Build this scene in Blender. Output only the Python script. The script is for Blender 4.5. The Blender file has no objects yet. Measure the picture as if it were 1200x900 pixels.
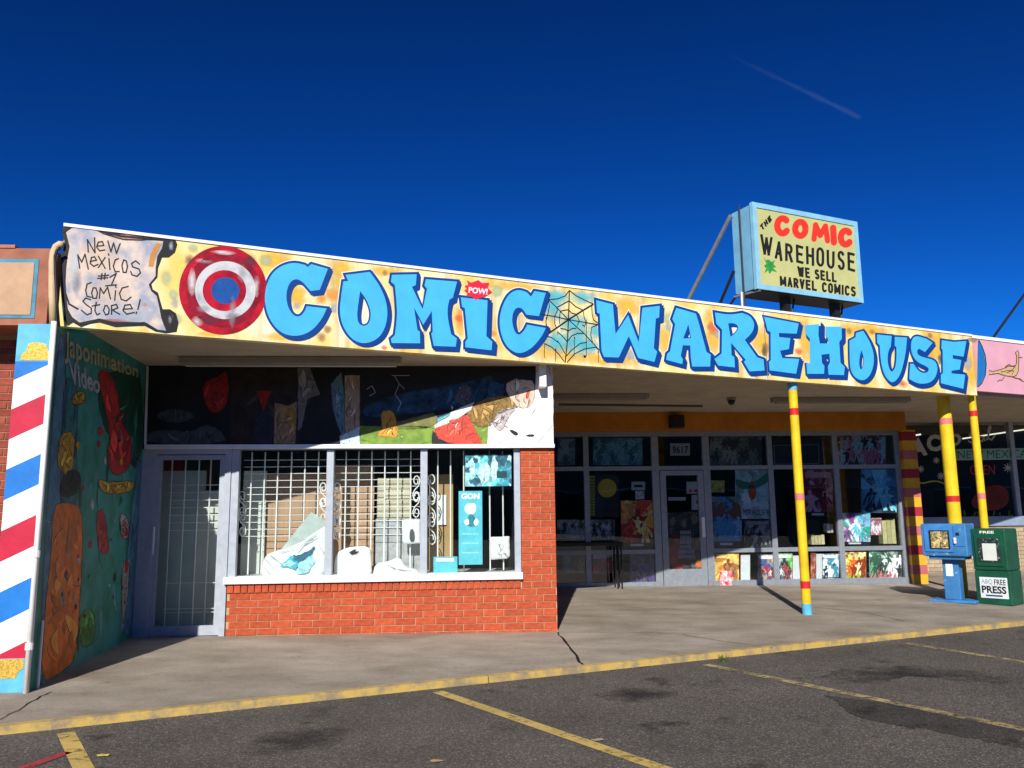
import bpy, bmesh, math, random
from mathutils import Vector, Matrix
from mathutils.geometry import tessellate_polygon
random.seed(7)
R_ = math.radians
scene = bpy.context.scene
COL = scene.collection

# ------------------------------------------------------------------ camera
FPX, YAW, PITCH, ROLL = 965.044, 0.0752165, 0.1563474, -0.011847
CAMP = Vector((0, -9.38027, 1.3441))
_f = Vector((math.sin(YAW)*math.cos(PITCH), math.cos(YAW)*math.cos(PITCH), math.sin(PITCH)))
_r = Vector((math.cos(YAW), -math.sin(YAW), 0)); _u = _r.cross(_f)
RX = _r*math.cos(ROLL)+_u*math.sin(ROLL); UX = -_r*math.sin(ROLL)+_u*math.cos(ROLL); FX = _f
cam = bpy.data.objects.new('camera', bpy.data.cameras.new('camera')); COL.objects.link(cam)
cam.data.sensor_fit = 'HORIZONTAL'; cam.data.sensor_width = 36; cam.data.lens = FPX/1200*36
cam.data.clip_end = 3000; cam.data.clip_start = .05
M = Matrix((RX, UX, -FX)).transposed().to_4x4(); M.translation = CAMP; cam.matrix_world = M
scene.camera = cam

# ------------------------------------------------------------------ world, sun, exposure
SUN_AZ, SUN_EL = R_(11.4), R_(31.3)
w = bpy.data.worlds.new('World'); scene.world = w; w.use_nodes = True
nt = w.node_tree; nt.nodes.clear(); N = nt.nodes.new; L = nt.links.new
sky = N('ShaderNodeTexSky'); sky.sky_type = 'NISHITA'; sky.sun_disc = False
sky.sun_elevation = SUN_EL; sky.sun_rotation = R_(180)+SUN_AZ
sky.altitude = 1600; sky.air_density = 1.0; sky.dust_density = .25; sky.ozone_density = 3.5
gam = N('ShaderNodeGamma'); gam.inputs[1].default_value = 1.75
hsv = N('ShaderNodeHueSaturation'); hsv.inputs['Saturation'].default_value = 1.06; hsv.inputs['Value'].default_value = .5
tnt = N('ShaderNodeMix'); tnt.data_type = 'RGBA'; tnt.blend_type = 'MULTIPLY'; tnt.inputs[0].default_value = 1; tnt.inputs[7].default_value = (.05, .262, .41, 1)
# faint contrail high in the sky, given by direction
tc = N('ShaderNodeTexCoord')
def nmath(op, a, b=None, clamp=False):
    n = N('ShaderNodeMath'); n.operation = op; n.use_clamp = clamp
    for i, v in enumerate((a, b)):
        if v is None: continue
        if isinstance(v, (int, float)): n.inputs[i].default_value = v
        else: L(v, n.inputs[i])
    return n.outputs[0]
def vdot(vec):
    n = N('ShaderNodeVectorMath'); n.operation = 'DOT_PRODUCT'; L(tc.outputs['Generated'], n.inputs[0]); n.inputs[1].default_value = vec
    return n.outputs['Value']
def raydir(px, py): return (FX+RX*((px-600)/FPX)-UX*((py-450)/FPX)).normalized()
da, db = raydir(850, 62), raydir(1010, 139)
nrm = da.cross(db).normalized(); along = (db-da).normalized()
dist = nmath('ABSOLUTE', vdot(nrm)); al = nmath('SUBTRACT', vdot(along), da.dot(along)); ln = (db-da).length
t = nmath('DIVIDE', al, ln)
nz = N('ShaderNodeTexNoise'); nz.inputs['Scale'].default_value = 60; L(tc.outputs['Generated'], nz.inputs['Vector'])
width = nmath('MULTIPLY', nmath('ADD', nz.outputs[0], .1), .0055)
core = nmath('SUBTRACT', 1, nmath('DIVIDE', dist, width), True)
rise = nmath('MULTIPLY', t, 1.3, True); end = nmath('MULTIPLY', nmath('SUBTRACT', 1.0, t), 30, True)
con = nmath('MULTIPLY', nmath('MULTIPLY', core, rise), nmath('MULTIPLY', end, .06))
mx = N('ShaderNodeMix'); mx.data_type = 'RGBA'; L(con, mx.inputs[0])
bg = N('ShaderNodeBackground'); bg.inputs[1].default_value = .1
out = N('ShaderNodeOutputWorld')
L(sky.outputs[0], gam.inputs[0]); L(gam.outputs[0], hsv.inputs['Color']); L(hsv.outputs[0], tnt.inputs[6]); L(tnt.outputs[2], mx.inputs[6]); mx.inputs[7].default_value = (3, 4, 5.5, 1)
L(mx.outputs[2], bg.inputs[0]); L(bg.outputs[0], out.inputs[0])
sl = bpy.data.lights.new('sun', 'SUN'); sl.energy = 5.0; sl.angle = R_(.5); sl.color = (1, .95, .86)
sun = bpy.data.objects.new('sun', sl); COL.objects.link(sun)
sd = Vector((math.sin(SUN_AZ)*math.cos(SUN_EL), math.cos(SUN_AZ)*math.cos(SUN_EL), -math.sin(SUN_EL)))
sun.rotation_euler = sd.to_track_quat('-Z', 'Y').to_euler(); sun.location = (-3, -15, 12)
vs = scene.view_settings; vs.view_transform = 'Standard'; vs.look = 'None'; vs.exposure = .35; vs.gamma = 1

# ------------------------------------------------------------------ surveying helpers: the planes of the place
PHI = 0.368732                                     # the canopy front and the kerb run 21 degrees off the shop wall
CU = Vector((math.cos(PHI), math.sin(PHI), 0)); CN = Vector((-math.sin(PHI), math.cos(PHI), 0)); DC = -.8*math.cos(PHI)
def hit(px, py, n, d):
    v = FX+RX*((px-600)/FPX)-UX*((py-450)/FPX); n = Vector(n)
    return CAMP+v*((d-n.dot(CAMP))/n.dot(v))
def plF(Y=0): return ((0, 1, 0), Y)
def plC(off=0): return (CN, DC+off)
def plZ(z): return ((0, 0, 1), z)
S_Y = 4.5
PB, PA = .024, .058
def pz(Y, X): return PA+PB*(CN.x*X+CN.y*Y)          # the pavement falls slightly to the kerb
PAVE = ((-PB*CN.x, -PB*CN.y, 1), PA)
LOT = -.045
def P(pl, x, y): return hit(x, y, *pl)
def shift(pl, o):                                   # the same plane moved towards the viewer's side by o
    n = Vector(pl[0]); return (pl[0], pl[1]-o)
def cpt(u, off, z):                                 # a point by distance along the canopy front
    q = CN*(DC+off)+CU*u; return Vector((q.x, q.y, z))

# ------------------------------------------------------------------ materials
MATS = {}
def mk(name, col, rough=.7, var=.15, scale=6, bump=0, col2=None, metallic=0, rand=0, fac=(.35, .65), detail=5, stretch=None, spec=.3, bscale=None, coat=0, chips=None):
    if name in MATS: return MATS[name]
    m = bpy.data.materials.new(name); m.use_nodes = True; n = m.node_tree.nodes; l = m.node_tree.links
    b = n['Principled BSDF']; b.inputs['Roughness'].default_value = rough; b.inputs['Metallic'].default_value = metallic
    b.inputs['Specular IOR Level'].default_value = spec
    if coat: b.inputs['Coat Weight'].default_value = coat
    t = n.new('ShaderNodeTexCoord'); src = t.outputs['Object']
    mp = n.new('ShaderNodeMapping'); l.new(src, mp.inputs[0])
    if stretch: mp.inputs['Scale'].default_value = stretch
    ns = n.new('ShaderNodeTexNoise'); ns.inputs['Scale'].default_value = scale; ns.inputs['Detail'].default_value = detail; ns.inputs['Roughness'].default_value = .62
    l.new(mp.outputs[0], ns.inputs['Vector'])
    r = n.new('ShaderNodeValToRGB'); l.new(ns.outputs['Fac'], r.inputs[0])
    c2 = col2 or tuple(min(1, c*(1+var)) for c in col); c1 = col if col2 else tuple(c*(1-var) for c in col)
    r.color_ramp.elements[0].position = fac[0]; r.color_ramp.elements[1].position = fac[1]
    r.color_ramp.elements[0].color = (*c1, 1); r.color_ramp.elements[1].color = (*c2, 1)
    cout = r.outputs[0]
    if rand:
        oi = n.new('ShaderNodeObjectInfo'); h = n.new('ShaderNodeHueSaturation'); mr = n.new('ShaderNodeMapRange')
        mr.inputs['To Min'].default_value = 1-rand; mr.inputs['To Max'].default_value = 1+rand
        l.new(oi.outputs['Random'], mr.inputs['Value']); l.new(mr.outputs[0], h.inputs['Value']); l.new(cout, h.inputs['Color']); cout = h.outputs[0]
    if chips:
        nc = n.new('ShaderNodeTexNoise'); nc.inputs['Scale'].default_value = 14; nc.inputs['Detail'].default_value = 5; nc.inputs['Roughness'].default_value = .7; l.new(src, nc.inputs['Vector'])
        rc = n.new('ShaderNodeValToRGB'); l.new(nc.outputs['Fac'], rc.inputs[0]); rc.color_ramp.elements[0].position = .655; rc.color_ramp.elements[1].position = .685
        nd = n.new('ShaderNodeTexNoise'); nd.inputs['Scale'].default_value = 2.2; nd.inputs['Detail'].default_value = 6; l.new(src, nd.inputs['Vector'])
        rd = n.new('ShaderNodeValToRGB'); l.new(nd.outputs['Fac'], rd.inputs[0]); rd.color_ramp.elements[0].position = .3; rd.color_ramp.elements[0].color = (.72, .68, .62, 1); rd.color_ramp.elements[1].position = .6
        md_ = n.new('ShaderNodeMix'); md_.data_type = 'RGBA'; md_.blend_type = 'MULTIPLY'; md_.inputs[0].default_value = 1; l.new(cout, md_.inputs[6]); l.new(rd.outputs[0], md_.inputs[7])
        mc = n.new('ShaderNodeMix'); mc.data_type = 'RGBA'; l.new(rc.outputs[0], mc.inputs[0]); l.new(md_.outputs[2], mc.inputs[6]); mc.inputs[7].default_value = (*chips, 1); cout = mc.outputs[2]
    l.new(cout, b.inputs['Base Color'])
    if bump:
        n2 = n.new('ShaderNodeTexNoise'); n2.inputs['Scale'].default_value = bscale or scale*6; n2.inputs['Detail'].default_value = 4; l.new(src, n2.inputs['Vector'])
        bp = n.new('ShaderNodeBump'); bp.inputs['Strength'].default_value = bump; bp.inputs['Distance'].default_value = .01
        l.new(n2.outputs['Fac'], bp.inputs['Height']); l.new(bp.outputs[0], b.inputs['Normal'])
    MATS[name] = m; return m

def art(name, cols, scale=7, seed=0, dist=1.2, rough=.35, hard=True, stretch=(1, 1, 1)):
    """printed picture: an abstract patchwork of the given inks, broad shapes with finer marks over them"""
    if name in MATS: return MATS[name]
    m = bpy.data.materials.new(name); m.use_nodes = True; n = m.node_tree.nodes; l = m.node_tree.links
    b = n['Principled BSDF']; b.inputs['Roughness'].default_value = rough
    t = n.new('ShaderNodeTexCoord'); mp = n.new('ShaderNodeMapping'); l.new(t.outputs['Object'], mp.inputs[0])
    mp.inputs['Location'].default_value = (seed*3.7, seed*1.3, seed*2.1); mp.inputs['Scale'].default_value = stretch
    nz_ = n.new('ShaderNodeTexNoise'); nz_.inputs['Scale'].default_value = scale*1.6; nz_.inputs['Detail'].default_value = 3; l.new(mp.outputs[0], nz_.inputs['Vector'])
    vs_ = n.new('ShaderNodeVectorMath'); vs_.operation = 'SCALE'; l.new(nz_.outputs['Color'], vs_.inputs[0]); vs_.inputs['Scale'].default_value = .9/scale
    va = n.new('ShaderNodeVectorMath'); va.operation = 'ADD'; l.new(mp.outputs[0], va.inputs[0]); l.new(vs_.outputs[0], va.inputs[1])
    def layer(sc, off):
        v = n.new('ShaderNodeTexVoronoi'); v.inputs['Scale'].default_value = sc; v.inputs['Randomness'].default_value = 1; l.new(va.outputs[0], v.inputs['Vector'])
        sp_ = n.new('ShaderNodeSeparateColor'); l.new(v.outputs['Color'], sp_.inputs[0])
        r = n.new('ShaderNodeValToRGB'); r.color_ramp.interpolation = 'LINEAR'; l.new(sp_.outputs[off], r.inputs[0]); e = r.color_ramp.elements; k = len(cols)
        for i in range(k-2): e.new(.5)
        for i, c in enumerate(cols): e[i].position = i/k; e[i].color = (*c, 1)
        return r.outputs[0], sp_, v
    c1, s1_, v1 = layer(scale*.7, 0); c2, s2_, v2 = layer(scale*2.0, 1)
    nm = n.new('ShaderNodeTexNoise'); nm.inputs['Scale'].default_value = scale*1.1; nm.inputs['Detail'].default_value = 2; l.new(mp.outputs[0], nm.inputs['Vector'])
    rm = n.new('ShaderNodeValToRGB'); l.new(nm.outputs['Fac'], rm.inputs[0]); rm.color_ramp.elements[0].position = .5; rm.color_ramp.elements[1].position = .6
    mxr = n.new('ShaderNodeMix'); mxr.data_type = 'RGBA'; l.new(rm.outputs[0], mxr.inputs[0]); l.new(c1, mxr.inputs[6]); l.new(c2, mxr.inputs[7])
    h = n.new('ShaderNodeHueSaturation'); mr = n.new('ShaderNodeMapRange'); l.new(s2_.outputs[2], mr.inputs['Value'])
    mr.inputs['To Min'].default_value = .75; mr.inputs['To Max'].default_value = 1.8
    l.new(mr.outputs[0], h.inputs['Value']); l.new(mxr.outputs[2], h.inputs['Color']); l.new(h.outputs[0], b.inputs['Base Color'])
    MATS[name] = m; return m

def spray(name, col, dens=.9, soft=1.9, nscale=12, ax2=2, amp=1.2):
    """soft airbrushed blotch: paint that thins towards its rim"""
    if name in MATS: return MATS[name]
    m = bpy.data.materials.new(name); m.use_nodes = True; n = m.node_tree.nodes; l = m.node_tree.links
    b = n['Principled BSDF']; b.inputs['Base Color'].default_value = (*col, 1); b.inputs['Roughness'].default_value = .7
    t = n.new('ShaderNodeTexCoord'); sp = n.new('ShaderNodeSeparateXYZ'); l.new(t.outputs['Generated'], sp.inputs[0])
    def ma(op, a, bb=None, clamp=False):
        q = n.new('ShaderNodeMath'); q.operation = op; q.use_clamp = clamp
        for i, v in enumerate((a, bb)):
            if v is None: continue
            if isinstance(v, (int, float)): q.inputs[i].default_value = v
            else: l.new(v, q.inputs[i])
        return q.outputs[0]
    x = ma('SUBTRACT', sp.outputs[0], .5); z = ma('SUBTRACT', sp.outputs[ax2], .5)
    rr = ma('SQRT', ma('ADD', ma('MULTIPLY', x, x), ma('MULTIPLY', z, z)))
    ns = n.new('ShaderNodeTexNoise'); ns.inputs['Scale'].default_value = nscale; ns.inputs['Detail'].default_value = 6; ns.inputs['Roughness'].default_value = .65; l.new(t.outputs['Object'], ns.inputs['Vector'])
    a = ma('SUBTRACT', ma('ADD', 1.0, ma('MULTIPLY', ma('SUBTRACT', ns.outputs[0], .5), amp)), ma('MULTIPLY', rr, 2.0))
    a = ma('MULTIPLY', ma('MULTIPLY', a, 2.0/soft, True), dens)
    l.new(a, b.inputs['Alpha']); MATS[name] = m; return m

def glass(name, tint=(.95, .97, .97), rough=.0):
    if name in MATS: return MATS[name]
    m = bpy.data.materials.new(name); m.use_nodes = True; n = m.node_tree.nodes; l = m.node_tree.links
    n.remove(n['Principled BSDF']); o = n['Material Output']
    tr = n.new('ShaderNodeBsdfTransparent'); tr.inputs[0].default_value = (*tint, 1)
    gl = n.new('ShaderNodeBsdfGlossy'); gl.inputs['Roughness'].default_value = rough; gl.inputs[0].default_value = (.95, .97, 1, 1)
    fr = n.new('ShaderNodeFresnel'); fr.inputs[0].default_value = 1.5
    tcn = n.new('ShaderNodeTexCoord'); ns = n.new('ShaderNodeTexNoise'); ns.inputs['Scale'].default_value = 1.3; l.new(tcn.outputs['Object'], ns.inputs['Vector'])
    bp = n.new('ShaderNodeBump'); bp.inputs['Strength'].default_value = .03; bp.inputs['Distance'].default_value = .05
    l.new(ns.outputs['Fac'], bp.inputs['Height']); l.new(bp.outputs[0], gl.inputs['Normal'])
    mi = n.new('ShaderNodeMixShader'); l.new(fr.outputs[0], mi.inputs[0]); l.new(tr.outputs[0], mi.inputs[1]); l.new(gl.outputs[0], mi.inputs[2]); l.new(mi.outputs[0], o.inputs[0])
    MATS[name] = m; return m

def asphalt(name='asphalt', dk=1.0):
    m = bpy.data.materials.new(name); m.use_nodes = True; n = m.node_tree.nodes; l = m.node_tree.links
    b = n['Principled BSDF']; b.inputs['Roughness'].default_value = .88; b.inputs['Specular IOR Level'].default_value = .25
    t = n.new('ShaderNodeTexCoord')
    def noise(s, d=4, r=.6):
        q = n.new('ShaderNodeTexNoise'); q.inputs['Scale'].default_value = s; q.inputs['Detail'].default_value = d; q.inputs['Roughness'].default_value = r; l.new(t.outputs['Object'], q.inputs['Vector']); return q.outputs['Fac']
    vo = n.new('ShaderNodeTexVoronoi'); vo.inputs['Scale'].default_value = 115; l.new(t.outputs['Object'], vo.inputs['Vector'])
    sx = n.new('ShaderNodeSeparateColor'); l.new(vo.outputs['Color'], sx.inputs[0])
    r1 = n.new('ShaderNodeValToRGB'); l.new(sx.outputs[0], r1.inputs[0])
    e = r1.color_ramp.elements; e[0].position = .0; e[0].color = (.040*dk, .036*dk, .032*dk, 1); e[1].position = 1; e[1].color = (.17*dk, .16*dk, .147*dk, 1)
    q = e.new(.62); q.color = (.066*dk, .059*dk, .052*dk, 1); q = e.new(.9); q.color = (.108*dk, .097*dk, .087*dk, 1)
    r2 = n.new('ShaderNodeValToRGB'); l.new(noise(.9, 6), r2.inputs[0]); e = r2.color_ramp.elements
    e[0].position = .3; e[0].color = (1.02, 1.01, 1.0, 1); e[1].position = .72; e[1].color = (1.62, 1.58, 1.54, 1)
    mu = n.new('ShaderNodeMix'); mu.data_type = 'RGBA'; mu.blend_type = 'MULTIPLY'; mu.inputs[0].default_value = 1; l.new(r1.outputs[0], mu.inputs[6]); l.new(r2.outputs[0], mu.inputs[7])
    r3 = n.new('ShaderNodeValToRGB'); l.new(noise(2.6, 3), r3.inputs[0]); e = r3.color_ramp.elements
    e[0].position = .27; e[0].color = (.3, .28, .28, 1); e[1].position = .4; e[1].color = (1, 1, 1, 1)
    m2 = n.new('ShaderNodeMix'); m2.data_type = 'RGBA'; m2.blend_type = 'MULTIPLY'; m2.inputs[0].default_value = 1; l.new(mu.outputs[2], m2.inputs[6]); l.new(r3.outputs[0], m2.inputs[7])
    l.new(m2.outputs[2], b.inputs['Base Color'])
    bp = n.new('ShaderNodeBump'); bp.inputs['Strength'].default_value = .55; bp.inputs['Distance'].default_value = .006
    l.new(vo.outputs['Distance'], bp.inputs['Height']); l.new(bp.outputs[0], b.inputs['Normal'])
    MATS[name] = m; return m

def concrete():
    m = bpy.data.materials.new('pavement_concrete'); m.use_nodes = True; n = m.node_tree.nodes; l = m.node_tree.links
    b = n['Principled BSDF']; b.inputs['Roughness'].default_value = .85; b.inputs['Specular IOR Level'].default_value = .25
    t = n.new('ShaderNodeTexCoord')
    def noise(s, d=5, st=None):
        q = n.new('ShaderNodeTexNoise'); q.inputs['Scale'].default_value = s; q.inputs['Detail'].default_value = d; q.inputs['Roughness'].default_value = .65
        if st:
            mp = n.new('ShaderNodeMapping'); mp.inputs['Rotation'].default_value = (0, 0, -PHI); mp.inputs['Scale'].default_value = st; l.new(t.outputs['Object'], mp.inputs[0]); l.new(mp.outputs[0], q.inputs['Vector'])
        else: l.new(t.outputs['Object'], q.inputs['Vector'])
        return q.outputs['Fac']
    def ramp(f, a, ca, bb, cb):
        r = n.new('ShaderNodeValToRGB'); l.new(f, r.inputs[0]); e = r.color_ramp.elements; e[0].position = a; e[0].color = (*ca, 1); e[1].position = bb; e[1].color = (*cb, 1); return r.outputs[0]
    def mul(a, c):
        q = n.new('ShaderNodeMix'); q.data_type = 'RGBA'; q.blend_type = 'MULTIPLY'; q.inputs[0].default_value = 1; l.new(a, q.inputs[6]); l.new(c, q.inputs[7]); return q.outputs[2]
    c = ramp(noise(1.1, 7), .3, (.235, .202, .162), .7, (.345, .305, .252))
    c = mul(c, ramp(noise(1.6, 6, (.7, 1.4, 1)), .32, (.72, .69, .66), .6, (1.05, 1.05, 1.05)))
    c = mul(c, ramp(noise(45, 3), .25, (.8, .8, .8), .6, (1.06, 1.06, 1.06)))
    c = mul(c, ramp(noise(7, 3), .22, (.6, .56, .52), .34, (1, 1, 1)))
    l.new(c, b.inputs['Base Color'])
    bp = n.new('ShaderNodeBump'); bp.inputs['Strength'].default_value = .25; bp.inputs['Distance'].default_value = .004
    l.new(noise(90, 3), bp.inputs['Height']); l.new(bp.outputs[0], b.inputs['Normal'])
    MATS['pavement_concrete'] = m; return m

def worn(name, col, edge=.42, scale=9, rough=.75, keep=.35):
    """road paint rubbed through to what lies under it"""
    if name in MATS: return MATS[name]
    m = bpy.data.materials.new(name); m.use_nodes = True; n = m.node_tree.nodes; l = m.node_tree.links
    b = n['Principled BSDF']; b.inputs['Roughness'].default_value = rough
    t = n.new('ShaderNodeTexCoord'); ns = n.new('ShaderNodeTexNoise'); ns.inputs['Scale'].default_value = scale; ns.inputs['Detail'].default_value = 8; ns.inputs['Roughness'].default_value = .75; l.new(t.outputs['Object'], ns.inputs['Vector'])
    r = n.new('ShaderNodeValToRGB'); l.new(ns.outputs['Fac'], r.inputs[0]); e = r.color_ramp.elements
    e[0].position = edge-.06; e[0].color = (keep, keep, keep, 1); e[1].position = edge+.08; e[1].color = (1, 1, 1, 1); l.new(r.outputs[0], b.inputs['Alpha'])
    n2 = n.new('ShaderNodeTexNoise'); n2.inputs['Scale'].default_value = 3; n2.inputs['Detail'].default_value = 6; l.new(t.outputs['Object'], n2.inputs['Vector'])
    r2 = n.new('ShaderNodeValToRGB'); l.new(n2.outputs['Fac'], r2.inputs[0]); e = r2.color_ramp.elements
    e[0].position = .3; e[0].color = (*[c*.7 for c in col], 1); e[1].position = .65; e[1].color = (*[c*1.1 for c in col], 1); l.new(r2.outputs[0], b.inputs['Base Color'])
    MATS[name] = m; return m

def brickmat(name, c1, c2, mortar, sx=.223, sz=.0745):
    """brickwork too far or out of view for single bricks"""
    if name in MATS: return MATS[name]
    m = bpy.data.materials.new(name); m.use_nodes = True; n = m.node_tree.nodes; l = m.node_tree.links
    b = n['Principled BSDF']; b.inputs['Roughness'].default_value = .85
    t = n.new('ShaderNodeTexCoord'); mp = n.new('ShaderNodeMapping'); l.new(t.outputs['Object'], mp.inputs[0])
    sp = n.new('ShaderNodeSeparateXYZ'); l.new(mp.outputs[0], sp.inputs[0]); ad = n.new('ShaderNodeMath'); l.new(sp.outputs[0], ad.inputs[0]); l.new(sp.outputs[1], ad.inputs[1])
    cb = n.new('ShaderNodeCombineXYZ'); l.new(ad.outputs[0], cb.inputs[0]); l.new(sp.outputs[2], cb.inputs[1])
    bt = n.new('ShaderNodeTexBrick'); l.new(cb.outputs[0], bt.inputs['Vector']); bt.inputs['Scale'].default_value = 1
    bt.inputs['Brick Width'].default_value = sx; bt.inputs['Row Height'].default_value = sz; bt.inputs['Mortar Size'].default_value = .006
    bt.inputs['Color1'].default_value = (*c1, 1); bt.inputs['Color2'].default_value = (*c2, 1); bt.inputs['Mortar'].default_value = (*mortar, 1)
    l.new(bt.outputs['Color'], b.inputs['Base Color']); MATS[name] = m; return m

# ------------------------------------------------------------------ mesh helpers
class MB:
    def __init__(s): s.v = []; s.f = []
    def add(s, vs_, fs):
        o = len(s.v); s.v += [Vector(v) for v in vs_]; s.f += [tuple(i+o for i in f) for f in fs]; return s
    def hexa(s, a):                                 # 8 points: bottom ring, top ring
        return s.add(a, [(3, 2, 1, 0), (4, 5, 6, 7), (0, 1, 5, 4), (1, 2, 6, 5), (2, 3, 7, 6), (3, 0, 4, 7)])
    def box(s, x0, x1, y0, y1, z0, z1):
        return s.hexa([(x0, y0, z0), (x1, y0, z0), (x1, y1, z0), (x0, y1, z0), (x0, y0, z1), (x1, y0, z1), (x1, y1, z1), (x0, y1, z1)])
    def obox(s, o, ax, ay, x0, x1, y0, y1, z0, z1): # box on a turned ground frame
        g = lambda x, y, z: Vector((o[0], o[1], 0))+ax*x+ay*y+Vector((0, 0, z))
        return s.hexa([g(x0, y0, z0), g(x1, y0, z0), g(x1, y1, z0), g(x0, y1, z0), g(x0, y0, z1), g(x1, y0, z1), g(x1, y1, z1), g(x0, y1, z1)])
    def cbox(s, u0, u1, o0, o1, z0, z1):            # box along the canopy front
        return s.hexa([cpt(u0, o0, z0), cpt(u1, o0, z0), cpt(u1, o1, z0), cpt(u0, o1, z0), cpt(u0, o0, z1), cpt(u1, o0, z1), cpt(u1, o1, z1), cpt(u0, o1, z1)])
    def prism(s, pts, z0, z1):
        n = len(pts); zz0 = z0 if callable(z0) else (lambda x, y: z0)
        v = [(x, y, zz0(x, y)) for x, y in pts]+[(x, y, (z1(x, y) if callable(z1) else z1)) for x, y in pts]
        return s.add(v, [tuple(range(n-1, -1, -1)), tuple(range(n, 2*n))]+[(i, (i+1) % n, (i+1) % n+n, i+n) for i in range(n)])
    def tube(s, pts, r, seg=8, cap=True):
        pts = [Vector(p) for p in pts]; rs = r if isinstance(r, (list, tuple)) else [r]*len(pts); o = len(s.v)
        prev = None
        for i, p in enumerate(pts):
            d = (pts[min(i+1, len(pts)-1)]-pts[max(i-1, 0)]).normalized()
            a = prev if prev else (Vector((0, 0, 1)) if abs(d.z) < .9 else Vector((1, 0, 0)))
            x = d.cross(a).normalized(); y = x.cross(d).normalized(); prev = y
            for k in range(seg):
                t = 2*math.pi*k/seg; s.v.append(p+x*math.cos(t)*rs[i]+y*math.sin(t)*rs[i])
        for i in range(len(pts)-1):
            for k in range(seg):
                a = o+i*seg+k; b = o+i*seg+(k+1) % seg; s.f.append((a, b, b+seg, a+seg))
        if cap: s.f.append(tuple(o+k for k in range(seg-1, -1, -1))); s.f.append(tuple(o+(len(pts)-1)*seg+k for k in range(seg)))
        return s
    def poly(s, rings):                             # flat filled shape with holes
        rings = [[Vector(p) for i, p in enumerate(r) if (Vector(p)-Vector(r[i-1])).length > 1e-5] for r in rings]
        rings = [r for r in rings if len(r) > 2]
        if not rings: return s
        flat = [p for r in rings for p in r]
        return s.add(flat, [tuple(t) for t in tessellate_polygon(rings) if len(set(t)) == 3])
    def ppoly(s, pl, rings): return s.poly([[P(pl, *q[:2]) for q in r] for r in rings])
    def ribbon(s, pl, pts, w):                      # painted stroke on a plane, width in picture units
        n = len(pts); a = []; b = []
        for i in range(n):
            x0, y0 = pts[max(i-1, 0)]; x1, y1 = pts[min(i+1, n-1)]; dx, dy = x1-x0, y1-y0; d = math.hypot(dx, dy) or 1
            ww = w[i] if isinstance(w, list) else w
            a.append(P(pl, pts[i][0]-dy/d*ww/2, pts[i][1]+dx/d*ww/2)); b.append(P(pl, pts[i][0]+dy/d*ww/2, pts[i][1]-dx/d*ww/2))
        return s.add(a+b, [(i, i+1, n+i+1, n+i) for i in range(n-1)])
    def slab(s, pl, px4, th):                       # board given by four corners on a plane, th thick to the back
        n = Vector(pl[0]).normalized(); q = [P(pl, *p) for p in px4]
        return s.hexa(q+[v+n*th for v in q])

def tagit(o, label=None, cat=None, group=None, kind=None):
    if label: o['label'] = label
    if cat: o['category'] = cat
    if group: o['group'] = group
    if kind: o['kind'] = kind
    return o
def thing(name, loc, label, cat, group=None):
    o = bpy.data.objects.new(name, None); COL.objects.link(o); o.location = loc; o.empty_display_size = .1
    return tagit(o, label, cat, group)
def worldloc(o):
    v = Vector((0, 0, 0))
    while o: v = v+o.location; o = o.parent
    return v
def build(name, mb, mat, parent=None, label=None, cat=None, group=None, kind=None, smooth=False, bevel=0):
    base = worldloc(parent) if parent else Vector((0, 0, 0))
    if not parent and mb.v:
        xs = [v.x for v in mb.v]; ys = [v.y for v in mb.v]; zs = [v.z for v in mb.v]
        loc = Vector(((min(xs)+max(xs))/2, (min(ys)+max(ys))/2, min(zs)))
        if kind == 'structure': loc = Vector((0, 0, 0))
        base = loc
    me = bpy.data.meshes.new(name); me.from_pydata([v-base for v in mb.v], [], mb.f); me.validate(); me.update()
    bm = bmesh.new(); bm.from_mesh(me); bmesh.ops.recalc_face_normals(bm, faces=bm.faces)
    bm.to_mesh(me); bm.free()
    if smooth:
        for p in me.polygons: p.use_smooth = True
    me.materials.append(mat)
    o = bpy.data.objects.new(name, me); COL.objects.link(o)
    if parent: o.parent = parent
    else: o.location = base
    if bevel:
        md = o.modifiers.new('bevel', 'BEVEL'); md.width = bevel; md.segments = 2; md.limit_method = 'ANGLE'
    return tagit(o, label, cat, group, kind)

def smoothpts(pts, it=2):                           # corner points stay, points marked 1 are rounded
    pts = [(p[0], p[1], (p[2] if len(p) > 2 else 0)) for p in pts]
    for _ in range(it):
        o = []; n = len(pts)
        for i, (x, y, s_) in enumerate(pts):
            if not s_: o.append((x, y, 0)); continue
            xa, ya, _a = pts[i-1]; xb, yb, _b = pts[(i+1) % n]
            o.append((x*.75+xa*.25, y*.75+ya*.25, 1)); o.append((x*.75+xb*.25, y*.75+yb*.25, 1))
        pts = o
    return [(x, y) for x, y, _ in pts]
def area(p): return sum(p[i-1][0]*p[i][1]-p[i][0]*p[i-1][1] for i in range(len(p)))/2
def grow(pts, d):                                   # offset outwards (d > 0) by vertex mitres
    sg = 1 if area(pts) > 0 else -1; n = len(pts); o = []
    for i in range(n):
        x0, y0 = pts[i-1]; x1, y1 = pts[i]; x2, y2 = pts[(i+1) % n]
        a = Vector((y1-y0, -(x1-x0))); b = Vector((y2-y1, -(x2-x1)))
        if a.length < 1e-6 or b.length < 1e-6: o.append((x1, y1)); continue
        a.normalize(); b.normalize(); c = a+b
        if c.length < 1e-3: o.append((x1, y1)); continue
        c = c/max(c.dot(c)/2, .45); o.append((x1+c.x*d*sg, y1+c.y*d*sg))
    return o
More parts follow.
